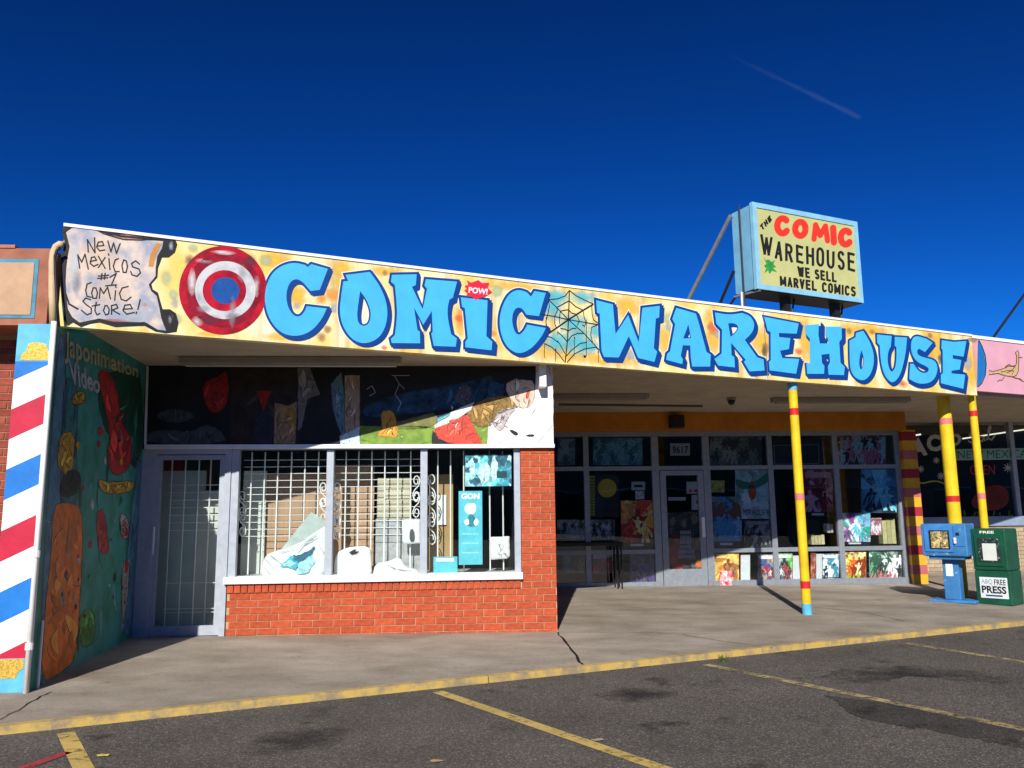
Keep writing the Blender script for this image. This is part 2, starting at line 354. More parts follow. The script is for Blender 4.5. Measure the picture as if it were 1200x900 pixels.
def text2d(s, bold=0, spacing=1.0):
    cu = bpy.data.curves.new('lettering', 'FONT'); cu.body = s; cu.offset = bold; cu.space_character = spacing; cu.resolution_u = 3; cu.fill_mode = 'FRONT'
    o = bpy.data.objects.new('lettering', cu); COL.objects.link(o); bpy.context.view_layer.update()
    dg = bpy.context.evaluated_depsgraph_get(); me = o.evaluated_get(dg).to_mesh()
    v = [(p.co.x, p.co.y) for p in me.vertices]; f = [tuple(p.vertices) for p in me.polygons]
    bpy.data.objects.remove(o); bpy.data.curves.remove(cu)
    x0 = min(p[0] for p in v); x1 = max(p[0] for p in v); y0 = min(p[1] for p in v); y1 = max(p[1] for p in v)
    return [((x-x0)/(x1-x0), (y-y0)/(y1-y0)) for x, y in v], f
def text_on(mb, pl, s, quad, bold=0, spacing=1.0, slant=0):
    """lettering fitted between four corners TL TR BR BL on a plane of the place"""
    v, f = text2d(s, bold, spacing); (a, b, c, d) = quad; o = []
    for u, t in v:
        u = u+slant*(t-.5)
        x = (a[0]*(1-u)+b[0]*u)*t+(d[0]*(1-u)+c[0]*u)*(1-t); y = (a[1]*(1-u)+b[1]*u)*t+(d[1]*(1-u)+c[1]*u)*(1-t)
        o.append(P(pl, x, y))
    return mb.add(o, f)
def rect(x0, y0, x1, y1): return [(x0, y0), (x1, y0), (x1, y1), (x0, y1)]
def blob(cx, cy, rx, ry, n=14, j=.18, seed=0):
    rnd = random.Random(seed)
    return [(cx+rx*(1+rnd.uniform(-j, j))*math.cos(2*math.pi*k/n), cy+ry*(1+rnd.uniform(-j, j))*math.sin(2*math.pi*k/n)) for k in range(n)]

def lay_bricks(parent, plane_y, rows, mat, depth=.09, gap=.0075, jitter=.003, seed=1):
    """rows: (z0, height, [(x0, x1), ...]); each brick an object, alike ones share a mesh"""
    cache = {}; rnd = random.Random(seed); base = worldloc(parent); n = 0
    for z0, h, cells in rows:
        for x0, x1 in cells:
            key = (round(x1-x0, 3), round(h, 3))
            if key not in cache:
                b = bmesh.new(); lx, lz = (x1-x0-gap)/2, (h-gap)/2; c = .002
                bk = [b.verts.new((sx*lx, depth, sz*lz)) for sx, sz in ((-1, -1), (1, -1), (1, 1), (-1, 1))]
                md = [b.verts.new((sx*lx, c*1.5, sz*lz)) for sx, sz in ((-1, -1), (1, -1), (1, 1), (-1, 1))]
                fr = [b.verts.new((sx*(lx-c), 0, sz*(lz-c))) for sx, sz in ((-1, -1), (1, -1), (1, 1), (-1, 1))]
                b.faces.new(fr)
                for i in range(4):
                    j = (i+1) % 4; b.faces.new((md[i], md[j], fr[j], fr[i])); b.faces.new((bk[i], bk[j], md[j], md[i]))
                bmesh.ops.recalc_face_normals(b, faces=b.faces)
                me = bpy.data.meshes.new('brick'); b.to_mesh(me); b.free(); me.materials.append(mat); cache[key] = me
            o = bpy.data.objects.new('brick', cache[key]); COL.objects.link(o); o.parent = parent
            o.location = Vector(((x0+x1)/2, plane_y+rnd.uniform(-jitter, jitter*.3), z0+h/2))-base; n += 1
    return n
def course(x0, x1, ln, start):
    """cells of one course between x0 and x1, joints at start + k*ln"""
    c = []; k = math.floor((x0-start)/ln)
    while start+k*ln < x1-1e-6:
        a = max(x0, start+k*ln); b = min(x1, start+(k+1)*ln)
        if b-a > .03: c.append((a, b))
        k += 1
    return c
# ------------------------------------------------------------------ shared materials
m_white = mk('white_paint', (.78, .78, .76), .55, .05, 9)
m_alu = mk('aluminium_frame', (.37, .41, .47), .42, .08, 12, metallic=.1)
m_alulight = mk('pale_aluminium', (.72, .73, .74), .42, .06, 12, metallic=.15)
m_black = mk('black_paint', (.012, .012, .013), .5, .2)
m_dark = mk('dark_interior', (.035, .035, .037), .9, .2, 2)
m_yellow = mk('yellow_paint', (.76, .52, .015), .45, .08, 7, bump=.1, chips=(.34, .20, .08))
m_red = mk('red_paint', (.52, .02, .025), .4, .1, 7)
m_pinkband = mk('faded_red_paint', (.62, .17, .16), .45, .12, 7)
m_teal = mk('sky_blue_paint', (.10, .40, .62), .5, .15, 8)
m_gold = mk('gold_glitter', (.30, .16, .02), .45, 0, 90, col2=(.85, .60, .12), metallic=.3, fac=(.3, .7))
m_soffit = mk('soffit_plaster', (.42, .35, .26), .9, .10, 3, bump=.1)
m_roofing = mk('roof_felt', (.35, .33, .31), .9, .15, 4)
m_brick = mk('red_brick', (.40, .070, .026), .82, .2, 26, bump=.35, rand=.13)
m_mortar = mk('mortar', (.44, .29, .18), .95, .15, 14, bump=.2)
m_glass = glass('window_glass')
m_glass2 = glass('shop_glass', (.93, .95, .96))
m_alu2 = mk('shaded_aluminium', (.25, .28, .32), .4, .1, 12, metallic=.3)  # darker copy of the frame aluminium, shade of the recess put into its colour

# ------------------------------------------------------------------ ground
lot = MB(); E_ = 900
lot.add([(-E_, -E_, LOT), (E_, -E_, LOT), (E_, E_, LOT), (-E_, E_, LOT)], [(0, 1, 2, 3)])
lot_o = build('parking_lot', lot, asphalt(), kind='structure')
def strip(name, pts, wd, mat, z, parent):
    """painted line on level ground, wd metres wide"""
    q = [Vector((p[0], p[1], 0)) for p in pts]; a = []; b = []
    for i in range(len(q)):
        d = (q[min(i+1, len(q)-1)]-q[max(i-1, 0)]).normalized(); n_ = Vector((-d.y, d.x, 0))*wd/2
        a.append(q[i]+n_+Vector((0, 0, z))); b.append(q[i]-n_+Vector((0, 0, z)))
    n = len(q); return build(name, MB().add(a+b, [(i, i+1, n+i+1, n+i) for i in range(n-1)]), mat, parent)
m_line = worn('worn_yellow_line', (.50, .36, .10), .40, 11, keep=.15)
m_lineold = worn('old_yellow_line', (.36, .29, .13), .47, 11, keep=.05)
def lotpt(x, y): q = P(plZ(LOT), x, y); return (q.x, q.y)
def gline(p0, p1, ext, wd, mat, name='parking_line'):
    a, b = Vector(lotpt(*p0)), Vector(lotpt(*p1)); d = (b-a).normalized(); b = b+d*ext
    k = 12; return strip(name, [a.lerp(b, i/k) for i in range(k+1)], wd, mat, LOT+.004, lot_o)
gline((77, 859), (97, 899), 3, .105, m_line)
gline((513, 811), (770, 899), 3.5, .10, m_line)
gline((827, 779), (1067, 828), 4, .10, m_lineold)
gline((1062, 754), (1199, 776), 4, .10, m_lineold)
gline((80, 882), (46, 894), .6, .07, worn('worn_red_line', (.34, .03, .04), .4, 11, keep=.2))
m_patch = asphalt('fresh_asphalt', .5)
def groundpatch(name, px, mat, z=LOT+.002, jag=6, seed=3):
    pts = [Vector((*lotpt(*p), z)) for p in px]; rnd = random.Random(seed); o = []
    for i in range(len(pts)):
        a, b = pts[i], pts[(i+1) % len(pts)]
        for k in range(jag): o.append(a.lerp(b, k/jag)+Vector((rnd.uniform(-.03, .03), rnd.uniform(-.03, .03), 0)))
    return build(name, MB().poly([o]), mat, lot_o)
groundpatch('asphalt_patch', [(968, 815), (1060, 826), (1140, 842), (1200, 852), (1200, 868), (1175, 873), (1120, 862), (1070, 853), (1000, 840)], m_patch)
m_stain = spray('oil_stain', (.014, .013, .013), .8, 2.6, 4.5, 1, 2.6)
groundpatch('oil_stain', [(955, 795), (1000, 780), (1060, 778), (1200, 795), (1200, 806), (1060, 792), (1040, 800), (985, 802)], m_stain, LOT+.003)
groundpatch('oil_stain', [(270, 885), (300, 862), (370, 848), (420, 850), (400, 872), (340, 892)], m_stain, LOT+.003, seed=5)
groundpatch('oil_stain', [(690, 815), (730, 806), (800, 806), (790, 818), (740, 826)], m_stain, LOT+.003, seed=8)

KN = -2.2                                           # kerb line
def kpt(u, n_, z): q = CN*n_+CU*u; return (q.x, q.y, z)
pv = MB()
def kp2(u, n_): q = kpt(u, n_, 0); return (q[0], q[1])
foot = [kp2(-30, KN+.085), kp2(40, KN+.085), (40, 40), (-40, 40)]
pv.prism(foot, LOT-.2, lambda x, y: pz(y, x))
pave_o = build('pavement', pv, concrete(), kind='structure')
kb = MB()
k = 60
for i in range(k):
    u0, u1 = -18+i*.7, -18+(i+1)*.7
    if i % 5 == 4: u1 -= .012
    a = [kpt(u0, KN, LOT-.15), kpt(u1, KN, LOT-.15), kpt(u1, KN+.083, LOT-.15), kpt(u0, KN+.083, LOT-.15)]
    tz = lambda q, d=.004: (q[0], q[1], pz(q[1], q[0])+d)
    b = [kpt(u0, KN+.018, 0), kpt(u1, KN+.018, 0), kpt(u1, KN+.083, 0), kpt(u0, KN+.083, 0)]
    kb.hexa(a+[tz(q) for q in b])
m_kerb = mk('yellow_kerb_paint', (.24, .19, .12), .85, 0, 7, col2=(.45, .31, .085), fac=(.38, .56), bump=.5, detail=9)
build('kerb', kb, m_kerb, pave_o)
def crack(px, wd=.012, seed=2, name='crack', mat=None):
    pts = [P(PAVE, *p) for p in px]; rnd = random.Random(seed); q = []
    for i in range(len(pts)-1):
        for k in range(5): q.append(pts[i].lerp(pts[i+1], k/5)+Vector((rnd.uniform(-.012, .012), rnd.uniform(-.012, .012), 0)))
    q.append(pts[-1]); n = len(q); a = []; b = []
    for i in range(n):
        d = (q[min(i+1, n-1)]-q[max(i-1, 0)]).normalized(); w_ = wd*rnd.uniform(.4, 1)/2; nn = Vector((-d.y, d.x, 0))*w_
        a.append(q[i]+nn+Vector((0, 0, .002))); b.append(q[i]-nn+Vector((0, 0, .002)))
    return build(name, MB().add(a+b, [(i, i+1, n+i+1, n+i) for i in range(n-1)]), mat or m_black, pave_o)
m_joint = mk('joint_dirt', (.07, .06, .05), .9, .3, 20)
crack([(653, 741), (667, 758), (680, 776), (686, 781)], .03)
crack([(2, 843), (30, 827), (48, 816), (60, 811)], .02, 4)
crack([(800, 744), (850, 752), (905, 759)], .015, 6, mat=m_joint)
crack([(955, 712), (1010, 717), (1060, 728)], .02, 7, mat=m_joint)
crack([(653, 741), (740, 741), (850, 743)], .01, 9, mat=m_joint)
# grass tuft at the kerb
tf = MB(); rnd = random.Random(4)
for _ in range(60):
    c = Vector((*lotpt(848+rnd.uniform(-5, 5), 775.5+rnd.uniform(-.8, .4)), LOT)); h = rnd.uniform(.03, .08); a = rnd.uniform(0, 6.28)
    d = Vector((math.cos(a), math.sin(a), 0)); tf.add([c-d*.004, c+d*.004, c+Vector((d.y*.03*rnd.uniform(-1, 1), d.x*.03, h))], [(0, 1, 2)])
build('grass_tuft', tf, mk('grass', (.06, .10, .025), .7, .3, 30), label='small green grass tuft growing at the yellow kerb', cat='grass')

# ------------------------------------------------------------------ the shop building
shop = thing('shop_building', (-1, 0, .05), 'single storey comic shop with red brick bay, glass fronts and deep canopy roof', 'building')
Z_SOF = 3.03
# canopy roof over everything, its front edge behind the painted fascia
fl = cpt(-3.9, .10, 0); fr = cpt(8.08, .10, 0)
rf = MB().prism([(fl.x, fl.y), (fr.x, fr.y), (9.0, fr.y+.46), (9.0, 14), (-3.43, 14), (-3.43, fl.y+.1)], Z_SOF, 3.78)
roof_o = build('canopy_roof', rf, m_soffit, shop)
# brick bay
XL, XP, XR = -2.425, .79, 1.185                    # bay left edge, pier left edge, right corner
CH, BL = .0745, .223
ZSB = .526; RLK = .10
wall = MB().box(XL+.004, XR-.004, .008, .2, .0, ZSB+RLK-.01)
wall.box(XP+.004, XR-.004, .008, .2, ZSB+RLK-.01, 2.11)
wall_o = build('brick_wall', wall, m_mortar, shop)
rows = []
r_ = 0; z = ZSB
while z > .02:
    z -= CH; rows.append((z, CH, course(XL, XR, BL, XL+(BL/2 if r_ % 2 else .03)))); r_ += 1
lay_bricks(wall_o, -.013, [(ZSB, RLK, course(XL, XP, CH, XL))], m_brick, seed=4)
z = ZSB; r_ = 1
while z+CH < 2.12:
    rows.append((z, CH, course(XP, XR, BL, XP+(BL/2 if r_ % 2 else 0)))); z += CH; r_ += 1
lay_bricks(wall_o, 0, rows, m_brick)
# flank wall of the bay running back to the recessed shop front
m_brickfar = brickmat('red_brickwork', (.36, .08, .035), (.30, .06, .03), (.45, .36, .27))
build('flank_wall', MB().box(XR-.2, XR-.003, .2, S_Y, 0, Z_SOF-.002), m_brickfar, shop)
build('back_wall', MB().box(-3.4, 9, 9.3, 9.5, 0, Z_SOF-.002), m_dark, shop)
build('left_wall', MB().box(-3.9, -3.425, .001, 9.5, 0, Z_SOF-.002), m_dark, shop)
build('party_wall', MB().box(.75, XR-.21, .21, 9.2, 0, Z_SOF-.002), m_dark, shop)
build('interior_floor', MB().box(-3.4, .74, .2, 9.25, .09, .12).box(1.0, 8.0, S_Y+.1, 9.25, .16, .19), mk('shop_floor', (.10, .095, .09), .6, .2, 3), shop)
build('interior_backdrop', MB().box(-3.38, .74, 2.6, 2.7, .2, Z_SOF-.003), mk('stock_room_wall', (.12, .13, .13), .9, .2, 2), shop)
# brick bay window
ZS, ZT = .70, 2.085                                 # sill top, head
sill = MB().box(XL-.03, XP+.01, -.05, .14, ZSB+RLK, ZS)
win_o = build('bay_window', sill, m_white, shop, label='white painted sill and frame of the brick bay window', bevel=.004)
fr_ = MB().box(XL, XP, .02, .10, ZT, ZT+.05); build('window_head', fr_, m_alu, win_o)
def Fx(x, y, Y=0): return P(plF(Y), x, y).x
mulx = [Fx(385.5, 610), Fx(496.5, 610)]
for xm_ in mulx: build('mullion', MB().box(xm_-.04, xm_+.04, .0, .10, ZS, ZT), m_alu, win_o, bevel=.006)
build('mullion', MB().box(XL-.005, XL+.075, .02, .10, ZS, ZT), m_alu, win_o)
build('mullion', MB().box(XP-.07, XP-.002, .02, .10, ZS, ZT), m_alu, win_o)
ed = [XL+.07, mulx[0]-.035, mulx[0]+.035, mulx[1]-.035, mulx[1]+.035, XP-.065]
for i in range(3): build('pane', MB().box(ed[2*i], ed[2*i+1], .05, .056, ZS-.005, ZT+.005), m_glass, win_o)
# glass side door in the bay
gx0, gx1 = Fx(183, 640), Fx(253, 640)
dx0, dx1 = gx0-.2, gx1+.165
door = MB(); zb = pz(0, -2.9)+.005
door.box(gx0-.05, gx0, .03, .09, zb, 2.03); door.box(gx1, gx1+.06, .03, .09, zb, 2.03)
door.box(gx0, gx1, .03, .09, zb, zb+.10); door.box(gx0, gx1, .03, .09, 1.98, 2.03)
door_o = build('door', door, m_alu, shop, label='aluminium framed glass side door beside the brick bay')
fm = MB().box(-3.42, gx0-.053, .0, .12, zb-.03, 2.10); fm.box(gx1+.063, XL-.008, .0, .12, zb-.03, 2.10); fm.box(gx0-.053, gx1+.063, .0, .12, 2.04, 2.10)
build('door_frame', fm, m_alu, shop)
build('pane', MB().box(gx0-.005, gx1+.005, .055, .061, zb+.095, 1.985), m_glass, door_o)
build('handle', MB().tube([(gx0-.025, -.02, .95), (gx0-.025, -.02, 1.25)], .012), m_alulight, door_o)
# recessed shop front
ST = 2.70
SX = [XR+.005, 2.292, 3.482, 4.373, 5.499, 6.668, 7.79]
zb2 = .125
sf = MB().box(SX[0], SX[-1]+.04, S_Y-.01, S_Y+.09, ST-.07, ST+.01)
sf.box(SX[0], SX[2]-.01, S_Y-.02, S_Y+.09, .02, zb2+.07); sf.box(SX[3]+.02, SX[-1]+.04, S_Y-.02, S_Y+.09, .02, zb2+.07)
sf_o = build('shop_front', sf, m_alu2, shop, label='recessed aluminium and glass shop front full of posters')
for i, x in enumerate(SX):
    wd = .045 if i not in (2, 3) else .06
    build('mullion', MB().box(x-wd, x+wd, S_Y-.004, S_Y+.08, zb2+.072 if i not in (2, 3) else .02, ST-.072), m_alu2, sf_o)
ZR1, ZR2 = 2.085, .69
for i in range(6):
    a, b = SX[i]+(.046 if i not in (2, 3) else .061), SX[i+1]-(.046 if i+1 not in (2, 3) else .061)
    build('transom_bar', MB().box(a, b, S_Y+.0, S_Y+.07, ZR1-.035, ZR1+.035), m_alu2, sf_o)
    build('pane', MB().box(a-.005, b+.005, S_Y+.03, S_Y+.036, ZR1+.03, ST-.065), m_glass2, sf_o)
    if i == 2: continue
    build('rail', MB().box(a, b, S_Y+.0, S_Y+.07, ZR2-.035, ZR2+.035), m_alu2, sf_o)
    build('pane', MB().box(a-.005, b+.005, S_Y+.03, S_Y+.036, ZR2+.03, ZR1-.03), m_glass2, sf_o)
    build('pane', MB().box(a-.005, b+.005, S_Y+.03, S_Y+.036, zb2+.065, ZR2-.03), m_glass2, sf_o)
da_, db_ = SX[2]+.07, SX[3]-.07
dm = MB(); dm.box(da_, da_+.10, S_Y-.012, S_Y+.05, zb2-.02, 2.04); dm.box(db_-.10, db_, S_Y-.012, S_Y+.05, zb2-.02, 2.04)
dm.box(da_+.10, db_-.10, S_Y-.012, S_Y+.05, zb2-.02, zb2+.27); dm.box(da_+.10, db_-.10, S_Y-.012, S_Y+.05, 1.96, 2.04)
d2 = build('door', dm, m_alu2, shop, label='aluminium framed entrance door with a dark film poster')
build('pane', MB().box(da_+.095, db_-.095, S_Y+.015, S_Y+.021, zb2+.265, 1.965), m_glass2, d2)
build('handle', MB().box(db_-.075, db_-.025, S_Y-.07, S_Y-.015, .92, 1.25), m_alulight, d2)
# orange band above the recessed shop front
bandx = P(plF(S_Y-.12), 1061, 495).x
build('orange_band', MB().box(XR+.004, bandx, S_Y-.12, S_Y+.2, ST+.012, Z_SOF-.003), mk('orange_paint', (.46, .165, .012), .6, .12, 4), shop)
# striped end pilaster of the recessed front
pil0, pil1 = SX[-1]+.045, SX[-1]+.30
build('end_pilaster', MB().box(pil0, pil1, S_Y-.10, S_Y+.15, 0.05, ST+.01), mk('shaded_yellow_paint', (.62, .33, .02), .6, .1, 5), shop)  # yellow ground dulled, the shade under the canopy is in the colour
pil_o = bpy.data.objects['end_pilaster']
zz = ST-.02; i = 0
m_redshade = mk('shaded_red_paint', (.30, .02, .03), .6, .1, 5); m_pinkshade = mk('shaded_pink_paint', (.42, .11, .11), .6, .1, 5)  # red and pink stripes darkened, their shade painted in
while zz > .2:
    build('stripe', MB().box(pil0-.003, pil1+.003, S_Y-.104, S_Y+.15, zz-.155, zz), (m_redshade, m_pinkshade)[i % 2], pil_o); zz -= .325; i += 1
# return wall beyond the pilaster back to the neighbour's front
build('return_wall', MB().box(pil0+.01, pil1-.01, S_Y+.16, 9.29, 0.05, Z_SOF-.004), mk('tan_plaster', (.30, .24, .17), .85, .1, 4), shop)
# soffit trim: conduit battens running along the ceiling
build('ceiling_batten', MB().tube([P(plF(2.2), 655, 474), P(plF(2.2), 823, 476)], .018), mk('brown_conduit', (.10, .075, .05), .6, .1), shop)
tv = P(plF(S_Y-.2), 795, 493)

# ------------------------------------------------------------------ painted fascia sign
fascia = thing('fascia_sign', cpt(2, 0, 3.0), 'long yellow canopy fascia painted with blue letters COMIC WAREHOUSE', 'shop sign')
def fascia_mat():
    m = bpy.data.materials.new('fascia_paint'); m.use_nodes = True; n = m.node_tree.nodes; l = m.node_tree.links
    b = n['Principled BSDF']; b.inputs['Roughness'].default_value = .6; b.inputs['Specular IOR Level'].default_value = .25
    t = n.new('ShaderNodeTexCoord')
    def noise(s, d=4, st=(1, 1, 1)):
        mp = n.new('ShaderNodeMapping'); mp.inputs['Scale'].default_value = st; l.new(t.outputs['Object'], mp.inputs[0])
        q = n.new('ShaderNodeTexNoise'); q.inputs['Scale'].default_value = s; q.inputs['Detail'].default_value = d; l.new(mp.outputs[0], q.inputs['Vector']); return q.outputs['Fac']
    r = n.new('ShaderNodeValToRGB'); l.new(noise(2.4, 4), r.inputs[0]); e = r.color_ramp.elements
    e[0].position = .30; e[0].color = (.80, .72, .48, 1); e[1].position = .78; e[1].color = (.80, .50, .10, 1)
    q = e.new(.46); q.color = (.79, .66, .33, 1); q = e.new(.6); q.color = (.80, .56, .16, 1)
    # white streaks
    r2 = n.new('ShaderNodeValToRGB'); l.new(noise(5, 4, (1, 1, .35)), r2.inputs[0]); e = r2.color_ramp.elements
    e[0].position = .55; e[0].color = (0, 0, 0, 1); e[1].position = .75; e[1].color = (.8, .8, .8, 1)
    mx_ = n.new('ShaderNodeMix'); mx_.data_type = 'RGBA'; l.new(r2.outputs[0], mx_.inputs[0]); l.new(r.outputs[0], mx_.inputs[6]); mx_.inputs[7].default_value = (.80, .77, .66, 1)
    r3 = n.new('ShaderNodeValToRGB'); l.new(noise(7, 5, (1, 1, .12)), r3.inputs[0]); e = r3.color_ramp.elements
    e[0].position = .32; e[0].color = (.72, .66, .55, 1); e[1].position = .5; e[1].color = (1, 1, 1, 1)
    mg = n.new('ShaderNodeMix'); mg.data_type = 'RGBA'; mg.blend_type = 'MULTIPLY'; mg.inputs[0].default_value = 1; l.new(mx_.outputs[2], mg.inputs[6]); l.new(r3.outputs[0], mg.inputs[7])
    l.new(mg.outputs[2], b.inputs['Base Color'])
    bp = n.new('ShaderNodeBump'); bp.inputs['Strength'].default_value = .15; bp.inputs['Distance'].default_value = .006; l.new(noise(40, 3), bp.inputs['Height']); l.new(bp.outputs[0], b.inputs['Normal'])
    return m
m_fascia = fascia_mat()
U0, U1, ZF0, ZF1 = -3.945, 8.10, 3.005, 3.905
seams = [U0, cpt(0, 0, 0).dot(CU)+.52, 4.02, U1]
for i in range(3):
    build('fascia_board', MB().cbox(seams[i]+(.004 if i else 0), seams[i+1]-.002, 0, .09, ZF0, ZF1), m_fascia, fascia)
build('end_board', MB().cbox(U0+.002, U0+.09, .091, .5, ZF0, ZF1), mk('end_board_shade', (.22, .13, .06), .7, .2), fascia)  # return board coloured dark, the shade on this side is in its brown
build('top_flashing', MB().cbox(U0-.01, U1+.003, -.012, .3, ZF1+.001, ZF1+.03), m_white, fascia)
m_lt = mk('letter_blue', (.06, .42, .86), .45, .06, 5, bump=.12, bscale=60)
m_halo = mk('letter_halo', (.80, .73, .52), .6, .06, 9)
m_dk = mk('letter_shadow_blue', (.003, .045, .23), .5, .12, 8)
LET = [  # crop origin x, y, scale, outline points (third value 1 = rounded), hole, shadow shift
 ('C', 300, 295, .13333, [(455,135),(485,108),(632,150),(560,335),(480,345),(445,305,1),(400,255,1),(345,236,1),(290,275,1),(262,380,1),(280,490,1),(330,562,1),(385,572,1),(428,525,1),(445,478),(622,498),(575,600,1),(480,705,1),(350,748,1),(215,715,1),(115,595,1),(76,450,1),(82,325,1),(130,200,1),(220,122,1),(335,92,1),(430,115)], [], (3.6, 4.2)),
 ('O', 390, 305, .13333, [(135,182),(112,128),(325,102),(405,210,1),(465,340,1),(485,470,1),(458,605,1),(390,698,1),(270,738,1),(165,695,1),(85,580,1),(58,450,1),(72,320,1),(92,185)], [(240,270),(300,350,1),(338,460,1),(322,555,1),(270,582,1),(222,552,1),(212,470,1),(226,370,1)], (3.6, 3.2)),
 ('M', 450, 310, .13333, [(70,90),(287,85),(280,180),(246,196),(340,392),(378,212),(355,185),(368,128),(642,150),(605,292),(575,308),(558,380,1),(560,470,1),(590,612),(640,650),(630,722),(437,715),(415,605),(428,590),(420,408),(345,530),(264,378),(294,575),(315,590),(318,692),(68,690),(60,652),(95,620),(115,460,1),(110,330,1),(95,180),(60,150)], [], (3.2, 4.6)),
 ('I', 530, 315, .13333, [(75,250),(310,276),(300,592),(352,640),(345,716),(115,690),(115,640),(136,612),(110,345),(86,335)], [], (4.2, 4.6)),
 ('C', 530, 315, .13333, [(692,245),(722,195),(822,212),(762,416),(650,402),(625,360,1),(590,336,1),(548,352,1),(522,430,1),(538,535,1),(580,590,1),(632,545,1),(658,490),(822,520),(790,590,1),(700,700,1),(590,752,1),(495,705,1),(435,605,1),(410,460,1),(438,325,1),(500,215,1),(580,180,1),(655,205)], [], (3.4, 3.4)),
 ('W', 690, 340, .11111, [(77,105),(254,150),(282,462),(415,262),(526,550),(565,186),(748,165),(742,288),(707,300),(686,612),(722,650),(692,757),(520,715),(422,485),(316,710),(160,705),(135,640),(130,560),(115,250),(86,236)], [], (3.6, 4.6)),
 ('A', 770, 350, .11111, [(202,96),(410,156),(442,262),(522,562),(566,590),(560,716),(370,716),(355,615),(350,495),(272,490),(250,602),(272,640),(266,690),(96,645),(106,580),(136,556),(190,270),(160,215)], [(330,272),(358,416),(276,420)], (3.4, 3.8)),
 ('R', 825, 355, .11111, [(115,100),(270,126,1),(400,104),(490,136,1),(536,220,1),(512,312,1),(430,390),(560,572),(627,596),(640,712),(480,722),(420,620),(442,602),(286,422),(290,552),(320,570),(326,680),(150,660),(110,592),(186,532),(190,280),(130,220)], [(255,215),(320,212,1),(368,250,1),(340,312,1),(280,356)], (3.0, 4.0)),
 ('E', 890, 360, .1, [(56,112),(460,190),(436,310),(226,302),(232,350),(362,362),(345,490),(240,510),(270,596),(465,606),(430,780),(120,740),(110,640),(132,620),(130,290),(95,275)], [], (3.2, 4.0)),
 ('H', 890, 360, .1, [(530,212),(697,196),(690,320),(708,425),(808,425),(800,366),(774,330),(775,226),(962,226),(966,370),(935,410),(950,650),(1000,700),(990,796),(810,790),(802,690),(827,645),(820,546),(726,556),(732,650),(762,690),(756,780),(560,780),(550,665),(592,650),(590,370),(540,310)], [], (2.8, 4.0)),
 ('O', 985, 375, .1, [(105,240),(175,202),(182,150),(266,126),(342,250,1),(388,380,1),(393,500,1),(362,622,1),(302,696,1),(240,710,1),(166,672,1),(116,590,1),(106,450,1)], [(245,355),(272,430,1),(270,530,1),(240,594,1),(217,530,1),(223,430,1)], (2.6, 3.0)),
 ('U', 985, 375, .1, [(427,170),(600,186),(590,310),(560,360,1),(548,480,1),(575,584,1),(605,612,1),(642,560,1),(657,440,1),(655,320),(635,300),(636,196),(780,206),(765,370),(745,480,1),(702,645,1),(620,742,1),(556,704,1),(498,612,1),(468,450,1),(460,300),(430,265)], [], (2.0, 3.0)),
 ('S', 1050, 380, .1, [(330,162),(352,166),(430,216),(340,326),(270,285),(243,310,1),(258,362,1),(330,390,1),(425,410,1),(475,450,1),(490,530,1),(462,625,1),(400,684,1),(310,700,1),(228,684,1),(155,640),(166,462),(206,462),(250,532,1),(310,574,1),(374,562,1),(388,520,1),(350,488,1),(260,450,1),(198,380,1),(172,280,1),(186,168,1),(240,132,1)], [], (1.4, 4.0)),
 ('E', 1050, 380, .1, [(536,186),(680,206),(825,196),(792,380),(665,360),(666,402),(766,420),(746,530),(650,545),(652,575),(810,592),(790,756),(526,690),(526,590),(550,570),(546,295),(532,286)], [], (1.8, 4.0)),
]
for ch, ox, oy, sc, outl, hole, sh in LET:
    o = [(ox+x*sc, oy+y*sc) for x, y in smoothpts(outl)]
    h = [[(ox+x*sc, oy+y*sc) for x, y in smoothpts(hole)]] if hole else []
    lt = build('letter', MB().ppoly(plC(-.0068), [o]+h), m_lt, fascia)
    hg = 1.9 if sc > .13 else (1.1 if sc > .105 else .6)
    og = 2.7 if sc > .105 else 2.1
    dil = [grow(o, og)]+[grow(q, -hg) for q in h]
    if sc > .105: build('letter_halo', MB().ppoly(plC(-.0028), [grow(o, 3.7)]), m_halo, lt)
    build('letter_outline', MB().ppoly(plC(-.0056), dil), m_dk, lt)
    f2 = .5
    build('letter_shadow', MB().ppoly(plC(-.0046), [[(x+sh[0]*f2, y+sh[1]*f2) for x, y in r] for r in dil]), m_dk, lt)
    dil2 = [grow(o, min(og, 2.0))]+[grow(q, -hg*.8) for q in h]
    build('letter_shadow', MB().ppoly(plC(-.0036), [[(x+sh[0], y+sh[1]) for x, y in r] for r in dil2]), m_dk, lt)
# red burst with POW!
bc = (574.5, 342.5); bu = []
rnd = random.Random(11)
bpts = [(128,98),(165,122),(205,108),(230,98),(262,125),(325,122),(310,165),(350,205),(318,222),(280,250),(245,255),(205,275),(178,245),(122,240),(135,210),(105,190),(130,175),(108,150),(140,140)]
bst = build('burst', MB().ppoly(plC(-.0078), [[(530+x*.13333, 315+y*.13333) for x, y in bpts]]), mk('burst_red', (.72, .02, .05), .5, .08), fascia)
build('lettering', text_on(MB(), plC(-.0088), 'POW!', [(549.5, 336), (572, 338.5), (571, 345.5), (549, 343)], .03), m_white, bst)
